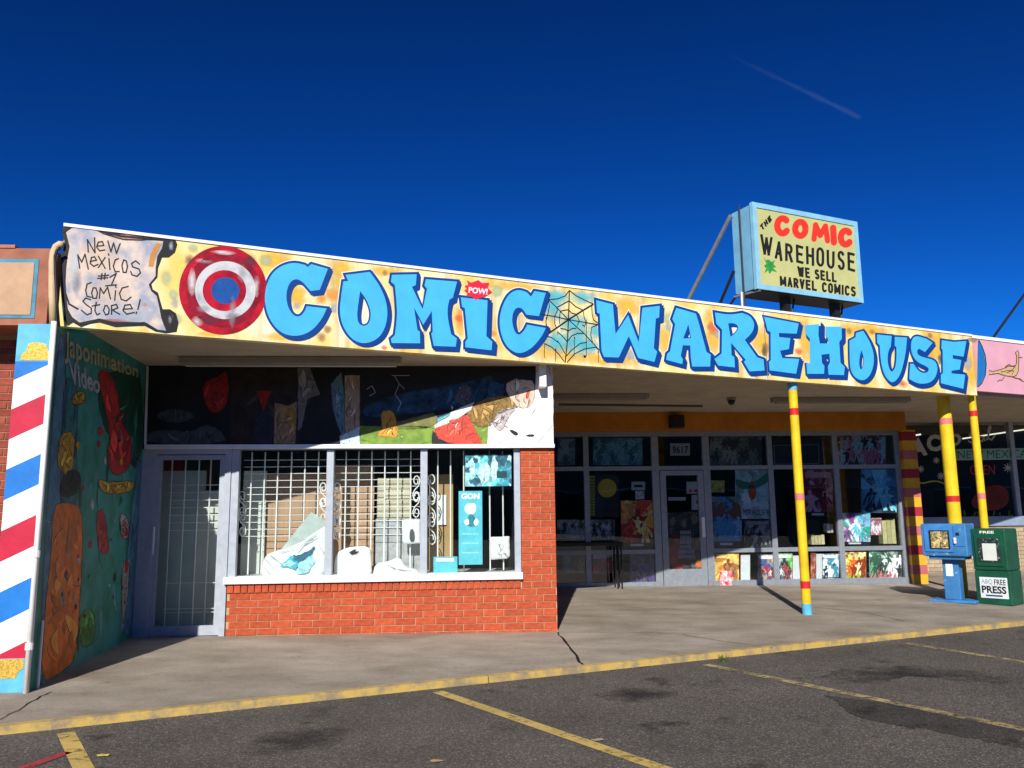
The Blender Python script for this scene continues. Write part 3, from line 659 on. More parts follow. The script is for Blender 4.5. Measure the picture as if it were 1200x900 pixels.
# ringed disc: concentric painted bands
def disc(cx, cy, rx, ry, n=56): return [(cx+rx*math.cos(2*math.pi*k/n), cy+ry*math.sin(2*math.pi*k/n)) for k in range(n)]
m_shr = mk('disc_red', (.50, .012, .025), .3, 0, 6, col2=(.20, .008, .02), fac=(.4, .68)); m_shw = mk('disc_white', (.55, .56, .58), .35, 0, 7, col2=(.30, .32, .36), fac=(.45, .75)); m_shb = mk('disc_blue', (.01, .07, .28), .4, .2)
dsk = build('painted_disc', MB().ppoly(plC(-.0060), [disc(261.2, 340, 51.5, 51.8)]), m_shr, fascia, label='round target of red and white rings with a blue centre')
build('ring', MB().ppoly(plC(-.0066), [disc(262, 340, 43.5, 44)]), mk('disc_dark_red', (.24, .008, .02), .35, .3, 9), dsk)
build('ring', MB().ppoly(plC(-.0072), [disc(264, 340, 35.5, 34)]), m_shw, dsk)
build('ring', MB().ppoly(plC(-.0078), [disc(263, 340.5, 25.5, 24)]), m_shr, dsk)
build('ring', MB().ppoly(plC(-.0084), [disc(264, 340.5, 16.5, 15.5)]), m_shb, dsk)
build('highlight', MB().ppoly(plC(-.0066), [blob(240, 306, 12, 3.5, 14, .2, 3)]), spray('spray_pale', (.8, .7, .7), .7), dsk)
build('highlight', MB().ppoly(plC(-.0066), [blob(231, 376, 8, 7, 14, .2, 5)]), spray('spray_pale', (.8, .7, .7), .7), dsk)
build('highlight', MB().ppoly(plC(-.0067), [blob(292, 306, 9, 12, 14, .2, 6)]), spray('spray_smoke', (.12, .02, .05), .6), dsk)
build('highlight', MB().ppoly(plC(-.0079), [blob(284, 320, 7, 12, 14, .2, 7)]), spray('spray_grey', (.35, .36, .38), .6), dsk)
for k_, (x, y, rx, ry, nm_, c_) in enumerate([(245, 375, 14, 8, 'spray_smoke', 0), (275, 372, 12, 7, 'spray_smoke', 0), (225, 330, 5, 18, 'spray_pale', 0), (300, 335, 5, 14, 'spray_pale', 0), (240, 362, 10, 5, 'spray_grey', 0), (272, 365, 5, 20, 'spray_grey', 0), (222, 305, 8, 8, 'spray_smoke', 0), (262, 296, 18, 3, 'spray_pale', 0)]):
    build('highlight', MB().ppoly(plC(-.0090-.0001*k_), [blob(x, y, rx, ry, 16, .15, k_)]), spray(nm_, (.4, .4, .4), .6), dsk)
# parchment scroll with handwriting
def S4(pts): return [(70+x*.15560, 255+y*.15560) for x, y in pts]
scr = S4([(22,80),(60,58),(160,62),(280,78),(400,108),(520,130),(650,145),(800,150),(870,165),(885,200),(868,262),(820,300),(770,300),(740,380),(735,450),(690,500),(700,540),(740,565),(760,640),(775,690),(830,690),(875,720),(895,790),(880,860),(800,872),(720,858),(640,815),(520,820),(420,825),(300,790),(230,800),(160,825),(100,790),(60,815),(30,770),(35,690),(15,600),(8,480),(15,380),(10,290),(40,200),(22,130)])
sc_o = build('scroll', MB().ppoly(plC(-.003), [scr]), m_black, fascia, label='painted parchment scroll reading New Mexicos #1 Comic Store!')
inn = S4([(48,110),(90,80),(200,80),(290,100),(420,150),(560,170),(700,172),(780,178),(770,230),(735,290),(722,380),(722,440),(670,505),(690,555),(730,590),(750,680),(765,760),(800,850),(740,845),(650,790),(520,785),(400,780),(300,760),(220,775),(150,790),(95,750),(62,690),(50,600),(45,480),(50,380),(60,300),(75,220)])
m_scroll = mk('parchment', (.30, .33, .42), .7, 0, 4.5, col2=(.66, .53, .44), fac=(.38, .6), detail=3)
pa = build('parchment', MB().ppoly(plC(-.0040), [inn]), m_scroll, sc_o)
for (cx, cy, rx, ry, c, nm) in [(300, 300, 180, 150, (.75, .60, .48), 'spray_peach'), (350, 560, 200, 130, (.74, .58, .46), 'spray_peach'), (110, 330, 50, 190, (.55, .62, .72), 'spray_ice'), (600, 730, 150, 60, (.42, .48, .58), 'spray_slate'), (500, 150, 150, 24, (.72, .36, .30), 'spray_salmon'), (640, 655, 22, 20, (.75, .25, .12), 'spray_coral'), (400, 775, 150, 14, (.40, .10, .10), 'spray_wine'), (130, 480, 40, 120, (.20, .22, .30), 'spray_ink')]:
    build('shading', MB().ppoly(plC(-.0046-.0001*random.random()), [S4(blob(cx, cy, rx, ry, 18, .1, int(cx)))]), spray(nm, c, .65), pa)
build('tape', MB().ppoly(plC(-.0052), [S4([(730,190),(768,195),(745,240),(722,290),(705,370),(668,368),(680,290),(705,230)])]), mk('ochre_tape', (.50, .22, .05), .7, .1), pa)
ink = MB()
STR = [[(215,260),(208,165),(265,265),(262,150)],[(278,215),(332,210),(320,180),(290,185),(278,222),(300,250),(340,243)],[(362,175),(385,258),(405,190),(427,270),(455,195)],
 [(150,380),(135,280),(165,335),(190,275),(215,388)],[(228,330),(277,320),(262,295),(238,300),(230,345),(255,367),(288,352)],[(290,290),(342,382)],[(342,300),(290,377)],[(370,308),(378,392)],[(365,272),(370,284)],
 [(442,308),(418,318),(403,365),(418,408),(448,405)],[(482,318),(468,360),(478,412),(500,412),(510,365),(500,325),(482,318)],[(600,350),(572,325),(540,345),(550,372),(596,386),(608,415),(582,442),(545,432),(534,405)],
 [(318,420),(312,468)],[(342,418),(336,464)],[(290,440),(368,434)],[(284,458),(362,452)],[(376,450),(426,420),(390,505)],[(345,514),(428,506)],
 [(238,488),(206,500),(195,548),(205,592),(238,600)],[(252,528),(240,568),(250,607),(276,607),(284,565),(272,530),(252,528)],[(298,608),(305,528),(330,572),(360,524),(382,612)],[(420,550),(414,622)],[(420,514),(424,526)],[(516,518),(470,530),(450,570),(463,615),(500,627),(537,598)],
 [(232,618),(195,605),(174,630),(200,656),(238,682),(236,720),(205,732),(163,698)],[(275,636),(264,700),(280,732),(302,722)],[(243,666),(302,655)],[(342,662),(329,700),(345,732),(367,725),(372,690),(357,664),(342,662)],[(390,728),(390,662),(427,654),(437,680),(396,696),(452,728)],[(475,690),(547,685),(530,654),(490,660),(477,700),(505,727),(562,714)],[(606,616),(588,692)],[(580,710),(574,724)]]
for i_, s_ in enumerate(STR):
    q = S4(s_)
    for j in range(len(q)-1):                        # each pen stroke runs a little past its ends
        (x0, y0), (x1, y1) = q[j], q[j+1]; l_ = math.hypot(x1-x0, y1-y0); e = .5/l_
        ink.ribbon(plC(-.0058-.00002*j), [(x0-(x1-x0)*e, y0-(y1-y0)*e), (x1+(x1-x0)*e, y1+(y1-y0)*e)], 1.55)
build('handwriting', ink, m_black, sc_o)
tw = MB()
for s_, wd in [([(22,110),(80,70),(200,70),(330,100),(460,140),(600,152),(780,160)], 2.2), ([(270,90),(340,125),(480,165),(620,170),(700,160)], 1.4), ([(28,420),(40,560),(70,650),(140,690)], 2.2), ([(110,790),(200,800),(290,765),(400,790),(540,800),(640,790)], 1.8), ([(775,720),(830,720),(850,770),(840,830)], 2)]:
    tw.ribbon(plC(-.0056), S4(s_), wd)
build('edge_stroke', tw, m_black, sc_o)
for cx, cy, rx, ry, nm in [(838, 215, 20, 40, 'spray_slate'), (835, 760, 22, 40, 'spray_grey')]:
    build('curl_light', MB().ppoly(plC(-.0052), [S4(blob(cx, cy, rx, ry, 14, .2, cx))]), spray(nm, (.4, .4, .45), .8), sc_o)
# spider web
web = MB(); cx, cy = 666, 374.5
W5 = lambda pts: [(620+x*.11111, 330+y*.11111) for x, y in pts]
for s_, wd in [([(425,90),(422,200),(415,400),(405,620),(380,850)], .9), ([(205,545),(300,480),(415,400),(570,300),(680,235)], 1.1), ([(205,190),(290,270),(415,400),(580,545),(735,715)], .6), ([(130,345),(270,365),(415,400),(600,430),(740,455)], .6)]: web.ribbon(plC(-.0072), W5(s_), wd*1.35)
for s_ in [[(205,190),(300,180),(380,150),(425,90)],[(425,90),(500,150),(590,195),(680,235)],[(205,190),(215,260),(195,350)],[(195,350),(175,420),(205,520)],[(660,260),(665,340),(680,400),(730,440)],[(725,455),(660,480),(650,560),(670,640)],[(180,570),(240,590),(320,650),(380,760)],[(395,780),(450,720),(540,650),(610,640)],[(160,650),(240,690),(310,760),(370,840)],[(400,850),(480,760),(580,710),(700,690),(740,720)],
 [(290,270),(350,240),(422,200)],[(422,200),(490,260),(570,300)],[(290,270),(300,300),(270,365),(270,440),(290,490)],[(300,530),(350,570),(400,630)],[(405,630),(450,570),(510,545),(580,545)],[(570,300),(580,370),(600,430),(580,480)],[(330,310),(370,300),(415,295)],[(415,295),(450,330),(490,340)],[(330,490),(380,500),(412,520)],[(412,520),(450,495),(500,490)],[(330,310),(320,370),(320,440)],[(500,345),(530,410),(510,460)]]: web.ribbon(plC(-.0072), W5(s_), .8)
for s_ in [[(605,400),(605,780)],[(480,590),(475,780)],[(280,700),(278,840)],[(165,650),(160,760),(165,800)],[(730,710),(733,850)],[(300,520),(302,560)],[(180,370),(178,470)]]: web.ribbon(plC(-.0072), W5(s_), .65)
for x, y, r in [(588, 788, 1.6), (280, 720, .8), (480, 590, .9), (570, 460, .9), (185, 385, .8), (300, 630, .9), (730, 740, .9)]: web.ppoly(plC(-.0074), [blob(620+x*.1111, 330+y*.1111, r, r, 8, .2, x)])
for x, y, rx, ry in [(300, 160, 110, 60), (570, 170, 110, 55), (240, 280, 90, 110), (300, 640, 130, 90), (520, 640, 130, 110), (480, 440, 130, 90), (640, 690, 90, 60), (700, 520, 60, 70)]:
    build('web_glow', MB().ppoly(plC(-.0030-.00003*(x % 17)), [W5(blob(x, y, rx*1.5, ry*1.5, 16, .1, x))]), spray('spray_aqua', (.07, .50, .64), .85), fascia)
build('spider_web', web, m_black, fascia, label='black spider web painted between the two words')
# airbrushed blotches and craters on the yellow
sp = [(610, 330, 26, 8, 'gold'), (640, 412, 16, 10, 'gold'), (700, 425, 30, 8, 'gold'), (735, 358, 12, 9, 'gold'), (782, 400, 9, 14, 'gold'), (838, 392, 10, 16, 'gold'), (834, 366, 7, 12, 'gold'), (893, 400, 12, 14, 'gold'), (943, 390, 6, 22, 'gold'), (994, 382, 6, 8, 'gold'), (1020, 385, 14, 5, 'gold'), (1097, 405, 8, 14, 'gold'), (1137, 430, 6, 22, 'gold'), (400, 312, 10, 9, 'gold'), (322, 302, 12, 7, 'gold'), (448, 313, 12, 6, 'gold'), (540, 372, 6, 17, 'orange'), (389, 346, 8, 7, 'orange'), (378, 350, 5, 5, 'orange'), (836, 385, 7, 7, 'coral'), (578, 391, 3, 3, 'orange'), (538, 373, 4, 4, 'coral'), (451, 320, 2.5, 3, 'brown'), (450, 408, 3, 3, 'coral'), (384, 386, 4, 4, 'brown'), (377, 395, 4.5, 4.5, 'brown'), (311, 305, 7, 6, 'moss'), (226, 291, 5, 5, 'moss'), (203, 345, 6, 6, 'moss'), (195, 325, 6, 8, 'moss'), (207, 375, 6, 6, 'moss'), (205, 355, 5, 5, 'slate'), (392, 360, 5, 5, 'slate'), (740, 416, 5, 6, 'slate'), (784, 384, 4, 5, 'slate'), (841, 391, 4, 5, 'slate'), (583, 341, 6, 6, 'moss'), (783, 373, 6, 7, 'moss'), (897, 408, 4, 6, 'brown'), (896, 411, 3, 6, 'ink'), (936, 412, 4, 4, 'coral'), (995, 388, 3, 3, 'brown'), (1022, 389, 3, 3, 'brown'), (1058, 450, 5, 4, 'coral'), (1090, 393, 2.5, 3, 'brown'), (1102, 421, 2.5, 5, 'ink'), (1134, 425, 4, 8, 'slate'), (1140, 397, 5, 4, 'brown'), (348, 358, 4, 4, 'slate'), (350, 346, 7, 8, 'gold'), (245, 395, 10, 4, 'gold'), (330, 395, 12, 4, 'gold'), (885, 440, 3, 6, 'brown')]
SPC = dict(gold=(.80, .48, .05), orange=(.80, .30, .03), coral=(.75, .14, .06), brown=(.38, .20, .07), moss=(.42, .52, .30), slate=(.38, .42, .46), ink=(.12, .10, .06))
for i, (x, y, rx, ry, c) in enumerate(sp):
    mb = MB().ppoly(plC(-.0008-.00003*i), [blob(x, y, rx*(1.75 if c == 'gold' else 1.35), ry*(1.75 if c == 'gold' else 1.35), 14, .12, i)])
    for v in mb.v: v.z = min(max(v.z, ZF0+.002), ZF1-.002)
    build('paint_blotch', mb, spray('blotch_'+c, SPC[c], .9), fascia)
# plain orange fish-mouth curve of the right end and rust
build('rust_stain', MB().tube([cpt(4.055, -.004, 3.02), cpt(4.05, -.004, 3.45), cpt(4.045, -.004, 3.9)], .004), mk('seam_grime', (.18, .14, .09), .8, .3), fascia)

# ------------------------------------------------------------------ roof sign box
rs = thing('roof_sign', cpt(5.65, .9, 3.8), 'box sign on the canopy roof reading THE COMIC WAREHOUSE', 'sign')
m_sb = mk('sign_box_blue', (.17, .40, .56), .5, .10, 4, bump=.05)
SU0, SU1, SZ0, SZ1, SO0, SO1 = 4.615, 6.70, 4.45, 5.738, .70, 1.17
bx_ = MB(); bx_.cbox(SU0+.02, SU1-.02, SO0+.02, SO1, SZ0+.02, SZ1-.02)
build('cabinet', bx_, m_sb, rs)
build('cabinet_bottom', MB().cbox(SU0+.02, SU1-.02, SO0+.025, SO1-.004, SZ0-.012, SZ0+.018), m_black, rs)
tr = MB(); e_ = .075
tr.cbox(SU0, SU1, SO0, SO0+.06, SZ1-e_, SZ1); tr.cbox(SU0, SU1, SO0, SO0+.06, SZ0, SZ0+e_)
tr.cbox(SU0, SU0+e_, SO0, SO0+.06, SZ0+e_, SZ1-e_); tr.cbox(SU1-e_, SU1, SO0, SO0+.06, SZ0+e_, SZ1-e_)
build('frame', tr, mk('sign_frame_blue', (.22, .47, .62), .5, .1, 6), rs)
face_o = build('sign_face', MB().cbox(SU0+e_, SU1-e_, SO0+.012, SO0+.0195, SZ0+e_, SZ1-e_), mk('sign_face_cream', (.46, .46, .19), .4, .05, 3), rs)
PLS = plC(SO0+.0095)
G6 = lambda pts: [(860+x*.15556, 235+y*.15556) for x, y in pts]
m_sred = mk('sign_red', (.74, .035, .02), .45, .05); m_sblk = mk('sign_black', (.015, .014, .013), .45, .1)
def letters(word, quads, mat, name='letter', bold=.03, pl=PLS, parent=face_o):
    for c_, q in zip(word, quads): build(name, text_on(MB(), pl, c_, q, bold), mat, parent)
def thickline(mb, pts, wd): mb.ribbon(PLS, G6(pts), wd*.15556)
cc = lambda cx, cy, rx, ry, a0, a1, n=22: [(cx+rx*math.cos(R_(a0+(a1-a0)*k/n)), cy+ry*math.sin(R_(a0+(a1-a0)*k/n))) for k in range(n+1)]
def capd(mb, pts, wd):
    thickline(mb, pts, wd)
for nm, strokes in [('C', [cc(368, 190, 41, 56, -48, -318)]), ('O', [cc(501, 213, 39, 52, 0, 360)]), ('M', [[(604,290),(616,182)],[(616,182),(650,262)],[(650,262),(690,192)],[(690,192),(706,302)]]), ('I', [[(748,206),(754,314)]]), ('C', [cc(843, 278, 37, 52, -46, -318)])]:
    mb = MB(); wd = 40 if nm == 'M' else 48
    for j, s_ in enumerate(strokes):
        mb.ribbon(plC(SO0+.0095-.0002*j), G6(s_), wd*.15556)
        if nm in 'MIC':
            for i_, q in enumerate((s_[0], s_[-1])): mb.ppoly(plC(SO0+.0094-.0002*j-.00005*i_), [G6(disc(q[0], q[1], wd/2, wd/2, 16))])
    build('letter', mb, m_sred, face_o)
ar_ = lambda cx, cy, rx, ry, a0, a1, n=14: [(cx+rx*math.cos(R_(a0+(a1-a0)*k/n)), cy+ry*math.sin(R_(a0+(a1-a0)*k/n))) for k in range(n+1)]
ALPHA = {'W': [[(0,1),(.25,0)],[(.25,0),(.5,.9)],[(.5,.9),(.75,0)],[(.75,0),(1,1)]], 'A': [[(0,0),(.5,1)],[(.5,1),(1,0)],[(.2,.32),(.8,.32)]],
 'R': [[(0,0),(0,1)],[(0,1),(.5,1)]+ar_(.55,.76,.42,.24,90,-90)+[(.5,.52),(0,.52)],[(.5,.52),(1,0)]], 'E': [[(0,0),(0,1)],[(0,1),(1,1)],[(0,.52),(.85,.52)],[(0,0),(1,0)]],
 'H': [[(0,0),(0,1)],[(1,0),(1,1)],[(0,.52),(1,.52)]], 'O': [ar_(.5,.72,.5,.28,0,180)+ar_(.5,.28,.5,.28,180,360)+[(1,.72)]], 'U': [[(0,1),(0,.3)]+ar_(.5,.28,.5,.28,180,360)+[(1,.3),(1,1)]],
 'S': [ar_(.5,.76,.48,.24,20,235,16)+[(.5,.52)]+ar_(.5,.26,.5,.26,55,-160,16)], 'T': [[(0,1),(1,1)],[(.5,0),(.5,1)]], 'L': [[(0,0),(0,1)],[(0,0),(1,0)]], 'M': [[(0,0),(0,1)],[(0,1),(.5,.2)],[(.5,.2),(1,1)],[(1,1),(1,0)]],
 'V': [[(0,1),(.5,0)],[(.5,0),(1,1)]], 'C': [ar_(.5,.7,.5,.3,15,180)+ar_(.5,.3,.5,.3,180,345)], 'I': [[(.5,0),(.5,1)]]}
def block(ch, quad, wd, mat, parent, pl_off):
    (a, b, c, d) = quad; mb = MB(); lay = 0
    for st in ALPHA[ch]:
        q = []
        for u, t_ in st:
            x = (a[0]*(1-u)+b[0]*u)*t_+(d[0]*(1-u)+c[0]*u)*(1-t_); y = (a[1]*(1-u)+b[1]*u)*t_+(d[1]*(1-u)+c[1]*u)*(1-t_); q.append((x, y))
        if len(q) == 2:                             # straight strokes run half a width past their ends
            dx, dy = q[1][0]-q[0][0], q[1][1]-q[0][1]; l_ = math.hypot(dx, dy); e = wd*.42/l_
            q = [(q[0][0]-dx*e, q[0][1]-dy*e), (q[1][0]+dx*e, q[1][1]+dy*e)]
        mb.ribbon(plC(pl_off-.00015*lay), q, wd); lay += 1
    return build('letter', mb, mat, parent)
def inset(q, wd): 
    cx = sum(p[0] for p in q)/4; cy = sum(p[1] for p in q)/4; w_ = max(abs(q[1][0]-q[0][0]), 1); h_ = max(abs(q[2][1]-q[1][1]), 1)
    return [(cx+(x-cx)*max(.1, 1-wd/w_), cy+(y-cy)*max(.1, 1-wd/h_)) for x, y in q]
for c_, q in zip('WAREHOUSE', [[(198,250),(292,275),(286,420),(210,404)], [(316,300),(366,314),(368,458),(304,436)], [(386,318),(444,334),(446,468),(386,455)], [(466,330),(524,345),(526,478),(470,466)], [(542,340),(604,356),(606,494),(546,480)], [(622,345),(682,360),(680,505),(620,490)], [(698,360),(760,374),(758,520),(700,506)], [(780,372),(836,386),(836,530),(780,514)], [(854,386),(912,398),(916,538),(858,524)]]):
    block(c_, inset(G6(q), 3.0), 3.0, m_sblk, face_o, SO0+.0095)
def word(txt_, quad, wd, gap=.28, wide={}):
    """letters of a word set side by side between four corners"""
    (a, b, c, d) = G6(quad); ws = [(.55 if c_ == ' ' else wide.get(c_, 1)) for c_ in txt_]; tot = sum(ws)+gap*(len(ws)-1); u = 0
    L_ = lambda p, q, t_: (p[0]+(q[0]-p[0])*t_, p[1]+(q[1]-p[1])*t_)
    for c_, w_ in zip(txt_, ws):
        u0, u1 = u/tot, (u+w_)/tot; u += w_+gap
        if c_ != ' ': block(c_, inset([L_(a, b, u0), L_(a, b, u1), L_(d, c, u1), L_(d, c, u0)], wd*.8), wd, m_sblk, face_o, SO0+.0095)
word('THE', [(192,190),(270,110),(290,146),(216,228)], 1.9)
word('WE SELL', [(478,494),(772,545),(774,616),(486,570)], 2.45, .3, {'W': 1.4})
word('MARVEL COMICS', [(346,568),(918,650),(918,724),(350,640)], 2.45, .3, {'M': 1.3, 'I': .35})
build('green_splash', MB().ppoly(PLS, [G6([(222,425),(240,450),(262,442),(282,462),(312,448),(298,478),(318,500),(296,508),(326,540),(288,528),(268,552),(258,524),(230,548),(244,510),(228,490),(246,476)])]), mk('sign_green', (.03, .26, .05), .5, .3, 30), face_o)
# legs, braces and wiring
for u in (5.33, 6.32): build('leg', MB().cbox(u-.05, u+.05, .86, .98, 3.781, SZ0-.013), m_black, rs)
for u in (5.46, 6.44): build('knee_brace', MB().tube([cpt(u-.1, .93, 3.79), cpt(u+.06, .93, 4.437)], .015), m_black, rs)
m_galv = mk('galvanised_steel', (.33, .35, .37), .45, .15, 9, metallic=.6)
def bracepts(top, u, off): return [top, cpt(u, off, 3.785)]
build('brace', MB().tube([cpt(SU0-.015, SO1-.02, 5.68), cpt(4.615, 3.2, 3.785)], .032), m_galv, rs)
build('brace', MB().tube([cpt(SU0-.012, SO1-.02, 4.83), cpt(4.615, 2.05, 3.785)], .022), m_black, rs)
build('brace', MB().tube([cpt(SU0-.012, SO1-.06, 4.46), cpt(4.5, 1.9, 3.785)], .018), m_black, rs)
build('post', MB().tube([cpt(SU0-.012, SO0+.26, 5.78), cpt(SU0-.012, SO0+.26, 3.78)], [.011, .011]), m_black, rs)
build('conduit', MB().tube([cpt(SU0-.04, SO0+.28, 4.46), cpt(SU0-.04, SO0+.28, 3.79)], .028), m_galv, rs)
build('bracket', MB().tube([cpt(SU0-.03, SO0+.45, 4.435), cpt(SU0+.06, SO0+.01, 4.435)], .016), m_galv, rs)

# ------------------------------------------------------------------ painted wall panel over the bay
mp_o = thing('mural_panel', (-1.1, -.03, 2.12), 'dark painted board above the brick bay with lawn and red patches', 'mural')
PM = plF(-.04)
build('board', MB().slab(PM, [(170.5, 521), (649, 520), (647, 428.3), (172.5, 428.3)], .05), mk('mural_night', (.010, .011, .014), .6, .5, 3), mp_o)
build('trim', MB().slab(plF(-.06), [(169, 526), (650, 524.5), (650, 520.3), (169, 521)], .07), m_alulight, mp_o)
build('trim', MB().slab(plF(-.06), [(168.5, 521), (171, 521), (173.5, 429), (171.5, 429)], .07), m_alulight, mp_o)
def ragged(pts, amp=1.1, step=3.0, seed=0):
    rnd = random.Random(seed+len(pts)*7); o = []; n = len(pts)
    for i in range(n):
        (x0, y0), (x1, y1) = pts[i], pts[(i+1) % n]; k = max(1, int(math.hypot(x1-x0, y1-y0)/step))
        for j in range(k): o.append((x0+(x1-x0)*j/k+(rnd.uniform(-amp, amp) if j else 0), y0+(y1-y0)*j/k+(rnd.uniform(-amp, amp) if j else 0)))
    return o
def drawn(pl, pts, lay, parent, seed, dark, light):
    """brushed outline and a few inner strokes on a painted patch"""
    rnd = random.Random(seed); q = ragged(smoothpts([(*p, 1) for p in pts], 1), .5, 3, seed); q = q+q[:1]
    pl2 = (pl[0], pl[1]-.0008*lay-.0004)
    build('outline_stroke', MB().ribbon(pl2, q, [rnd.uniform(.3, 1.1) for _ in q]), dark, parent)
    cx = sum(p[0] for p in pts)/len(pts); cy = sum(p[1] for p in pts)/len(pts); R = min(max(p[0] for p in pts)-min(p[0] for p in pts), max(p[1] for p in pts)-min(p[1] for p in pts))*.38
    for k in range(5):
        a = rnd.uniform(0, 6.28); x, y = cx+R*rnd.uniform(-.6, .6), cy+R*rnd.uniform(-.9, .9); d = R*rnd.uniform(.2, .6); b_ = a+rnd.uniform(-.6, .6)
        build('brush_stroke', MB().ribbon((pl2[0], pl2[1]-.0001-.00004*k), [(x, y), (x+d*.5*math.cos(a), y+d*.5*math.sin(a)), (x+d*math.cos(b_), y+d*math.sin(b_))], [.4, rnd.uniform(.8, 2), .3]), light if k % 2 else dark, parent)
def inside(p, poly):
    c = False
    for i in range(len(poly)):
        (x0, y0), (x1, y1) = poly[i-1], poly[i]
        if (y0 > p[1]) != (y1 > p[1]) and p[0] < (x1-x0)*(p[1]-y0)/(y1-y0)+x0: c = not c
    return c
def flames(pl, pts, lay, parent, seed, mats, n_=12):
    """overlapping leaf and flame shapes brushed over a patch, with dark lines between them"""
    rnd = random.Random(seed*13+5); xs = [p[0] for p in pts]; ys = [p[1] for p in pts]; w_, h_ = max(xs)-min(xs), max(ys)-min(ys); k = 0; tries = 0
    while k < n_ and tries < 400:
        tries += 1; c = (rnd.uniform(min(xs), max(xs)), rnd.uniform(min(ys), max(ys)))
        if not inside(c, pts): continue
        ln3 = rnd.uniform(.16, .40)*min(max(w_, h_), 2.2*min(w_, h_))*.5; wd3 = ln3*rnd.uniform(.16, .34); a = math.pi/2+rnd.gauss(0, .55); bend = rnd.uniform(-.35, .35)
        ux, uy = math.cos(a), math.sin(a); q = []
        for sgn in (1, -1):
            for j in range(6):
                t_ = (j/5 if sgn > 0 else 1-j/5)*2-1
                if sgn < 0 and j in (0, 5): continue
                wv = wd3*(1-t_*t_)*sgn+bend*ln3*(1-t_*t_); q.append((c[0]+ux*ln3*t_-uy*wv, c[1]+uy*ln3*t_+ux*wv))
        if not all(inside(p, pts) for p in q): continue
        pl2 = (pl[0], pl[1]-.0008*lay-.0006-.00008*k)
        build('leaf_shape', MB().ppoly(pl2, [q]), mats[k % len(mats)], parent)
        build('leaf_line', MB().ribbon((pl2[0], pl2[1]-.00004), q[:6], [.25, .5, .8, .8, .5, .25]), m_black, parent); k += 1
def paint(pl, pts, mat, lay, parent, name='paint_patch', sm=True):
    pl2 = (pl[0], pl[1]-.0008*lay) if pl[0] != (1, 0, 0) else (pl[0], pl[1]+.0008*lay)
    return build(name, MB().ppoly(pl2, [ragged(smoothpts([(*p, 1) for p in pts], 1), 1.0, 2.5, int(pts[0][0])) if sm else pts]), mat, parent)
C_ = lambda n_, c, v=.25, s=10: mk('mural_'+n_, c, .6, v, s)
PT = [([(172,506),(200,503),(222,507),(240,497),(258,503),(268,520.5),(171,520.5)], C_('slate', (.05, .065, .085)), 1, 1),
 ([(182,484),(205,478),(232,486),(215,496),(190,494)], C_('dusk', (.04, .06, .07)), 1, 1),
 ([(236,450),(258,440),(266,434),(269,462),(262,480),(249,485),(240,472)], C_('red', (.30, .016, .014)), 1, 1),
 ([(270,432),(348,432),(348,520),(270,520)], C_('umber', (.022, .016, .012), .4, 6), 1, 0),
 ([(300,482),(322,478),(326,520.5),(296,520.5)], C_('navy', (.016, .02, .04)), 2, 0),
 ([(300,458),(318,458),(309,482)], C_('red', (.30, .016, .014)), 3, 0),
 ([(322,472),(338,476),(348,470),(346,520.5),(321,520.5)], C_('tan', (.30, .20, .11)), 3, 0),
 ([(333,480),(346,478),(346,500),(338,502)], C_('ochre', (.32, .19, .03)), 4, 1),
 ([(349,431),(363,431),(375,462),(360,468),(354,500),(349,505)], C_('grey', (.16, .165, .17)), 2, 0),
 ([(388,450),(400,436),(404,470),(404,520.5),(398,505),(390,480)], C_('powder', (.10, .20, .28)), 2, 0),
 ([(404,440),(421.5,440),(421.5,520.5),(404,520.5)], C_('sand', (.36, .27, .19)), 2, 0),
 ([(398,511),(421.5,500),(421.5,520.5),(399,520.5)], C_('pale_blue', (.50, .66, .76)), 3, 0),
 ([(422,478),(470,460),(530,452),(590,436),(592,468),(540,478),(470,486),(430,490)], C_('storm_blue', (.012, .05, .10), .7, 9), 1, 1),
 ([(421.8,499),(460,500),(512,499),(516,520.5),(421.8,520.5)], C_('lawn', (.16, .27, .035)), 2, 0),
 ([(455,498),(490,488),(512,482),(512,502),(460,503)], C_('olive', (.17, .17, .05)), 2, 1),
 ([(446,482),(460,480),(466,498),(466,514),(452,511),(440,512),(448,500)], C_('marigold', (.55, .27, .03)), 3, 1),
 ([(548,492),(572,486),(574,520.5),(560,520.5)], C_('lawn', (.16, .27, .035)), 2, 0),
 ([(545,480),(566,468),(592,462),(612,476),(590,482),(578,498),(562,502),(552,494)], C_('hay', (.22, .13, .03), .5, 25), 3, 1),
 ([(508,502),(530,490),(548,486),(566,520.5),(532,520.5),(514,514)], C_('scarlet', (.62, .06, .035), .45, 40), 4, 0),
 ([(508,499),(530,482),(556,471),(552,480),(530,494),(510,502)], m_white, 5, 0),
 ([(512,490),(528,484),(526,488),(513,495)], C_('turquoise', (.10, .40, .50)), 6, 0),
 ([(507,504),(516,516),(532,520.5),(506,520.5)], m_black, 3, 0),
 ([(530,470),(540,452),(550,450),(555,470),(545,476)], C_('mauve', (.10, .09, .13)), 2, 1),
 ([(572,498),(580,484),(596,478),(610,476),(627,462),(628,428.5),(647.5,428.5),(648.8,520.3),(571,520.3)], C_('chalk', (.74, .73, .70), .06), 3, 0),
 ([(590,452),(604,442),(622,444),(627,452),(626,470),(616,480),(602,474)], C_('cream', (.60, .47, .36), .1), 4, 1),
 ([(576,432),(627.5,430),(627.5,446),(604,444),(588,450),(578,446)], m_black, 5, 0),
 ([(577,492),(590,482),(606,478),(596,488),(588,506),(580,502)], C_('ash', (.42, .38, .38)), 5, 1),
 ([(598,503),(608,508),(605,511),(598,506)], m_black, 6, 1), ([(616,510),(626,509),(626,511.5),(618,511.5)], m_black, 6, 1),
 ([(618,458),(621.5,457),(618,468),(616,466)], C_('scarlet', (.62, .06, .035)), 6, 0)]
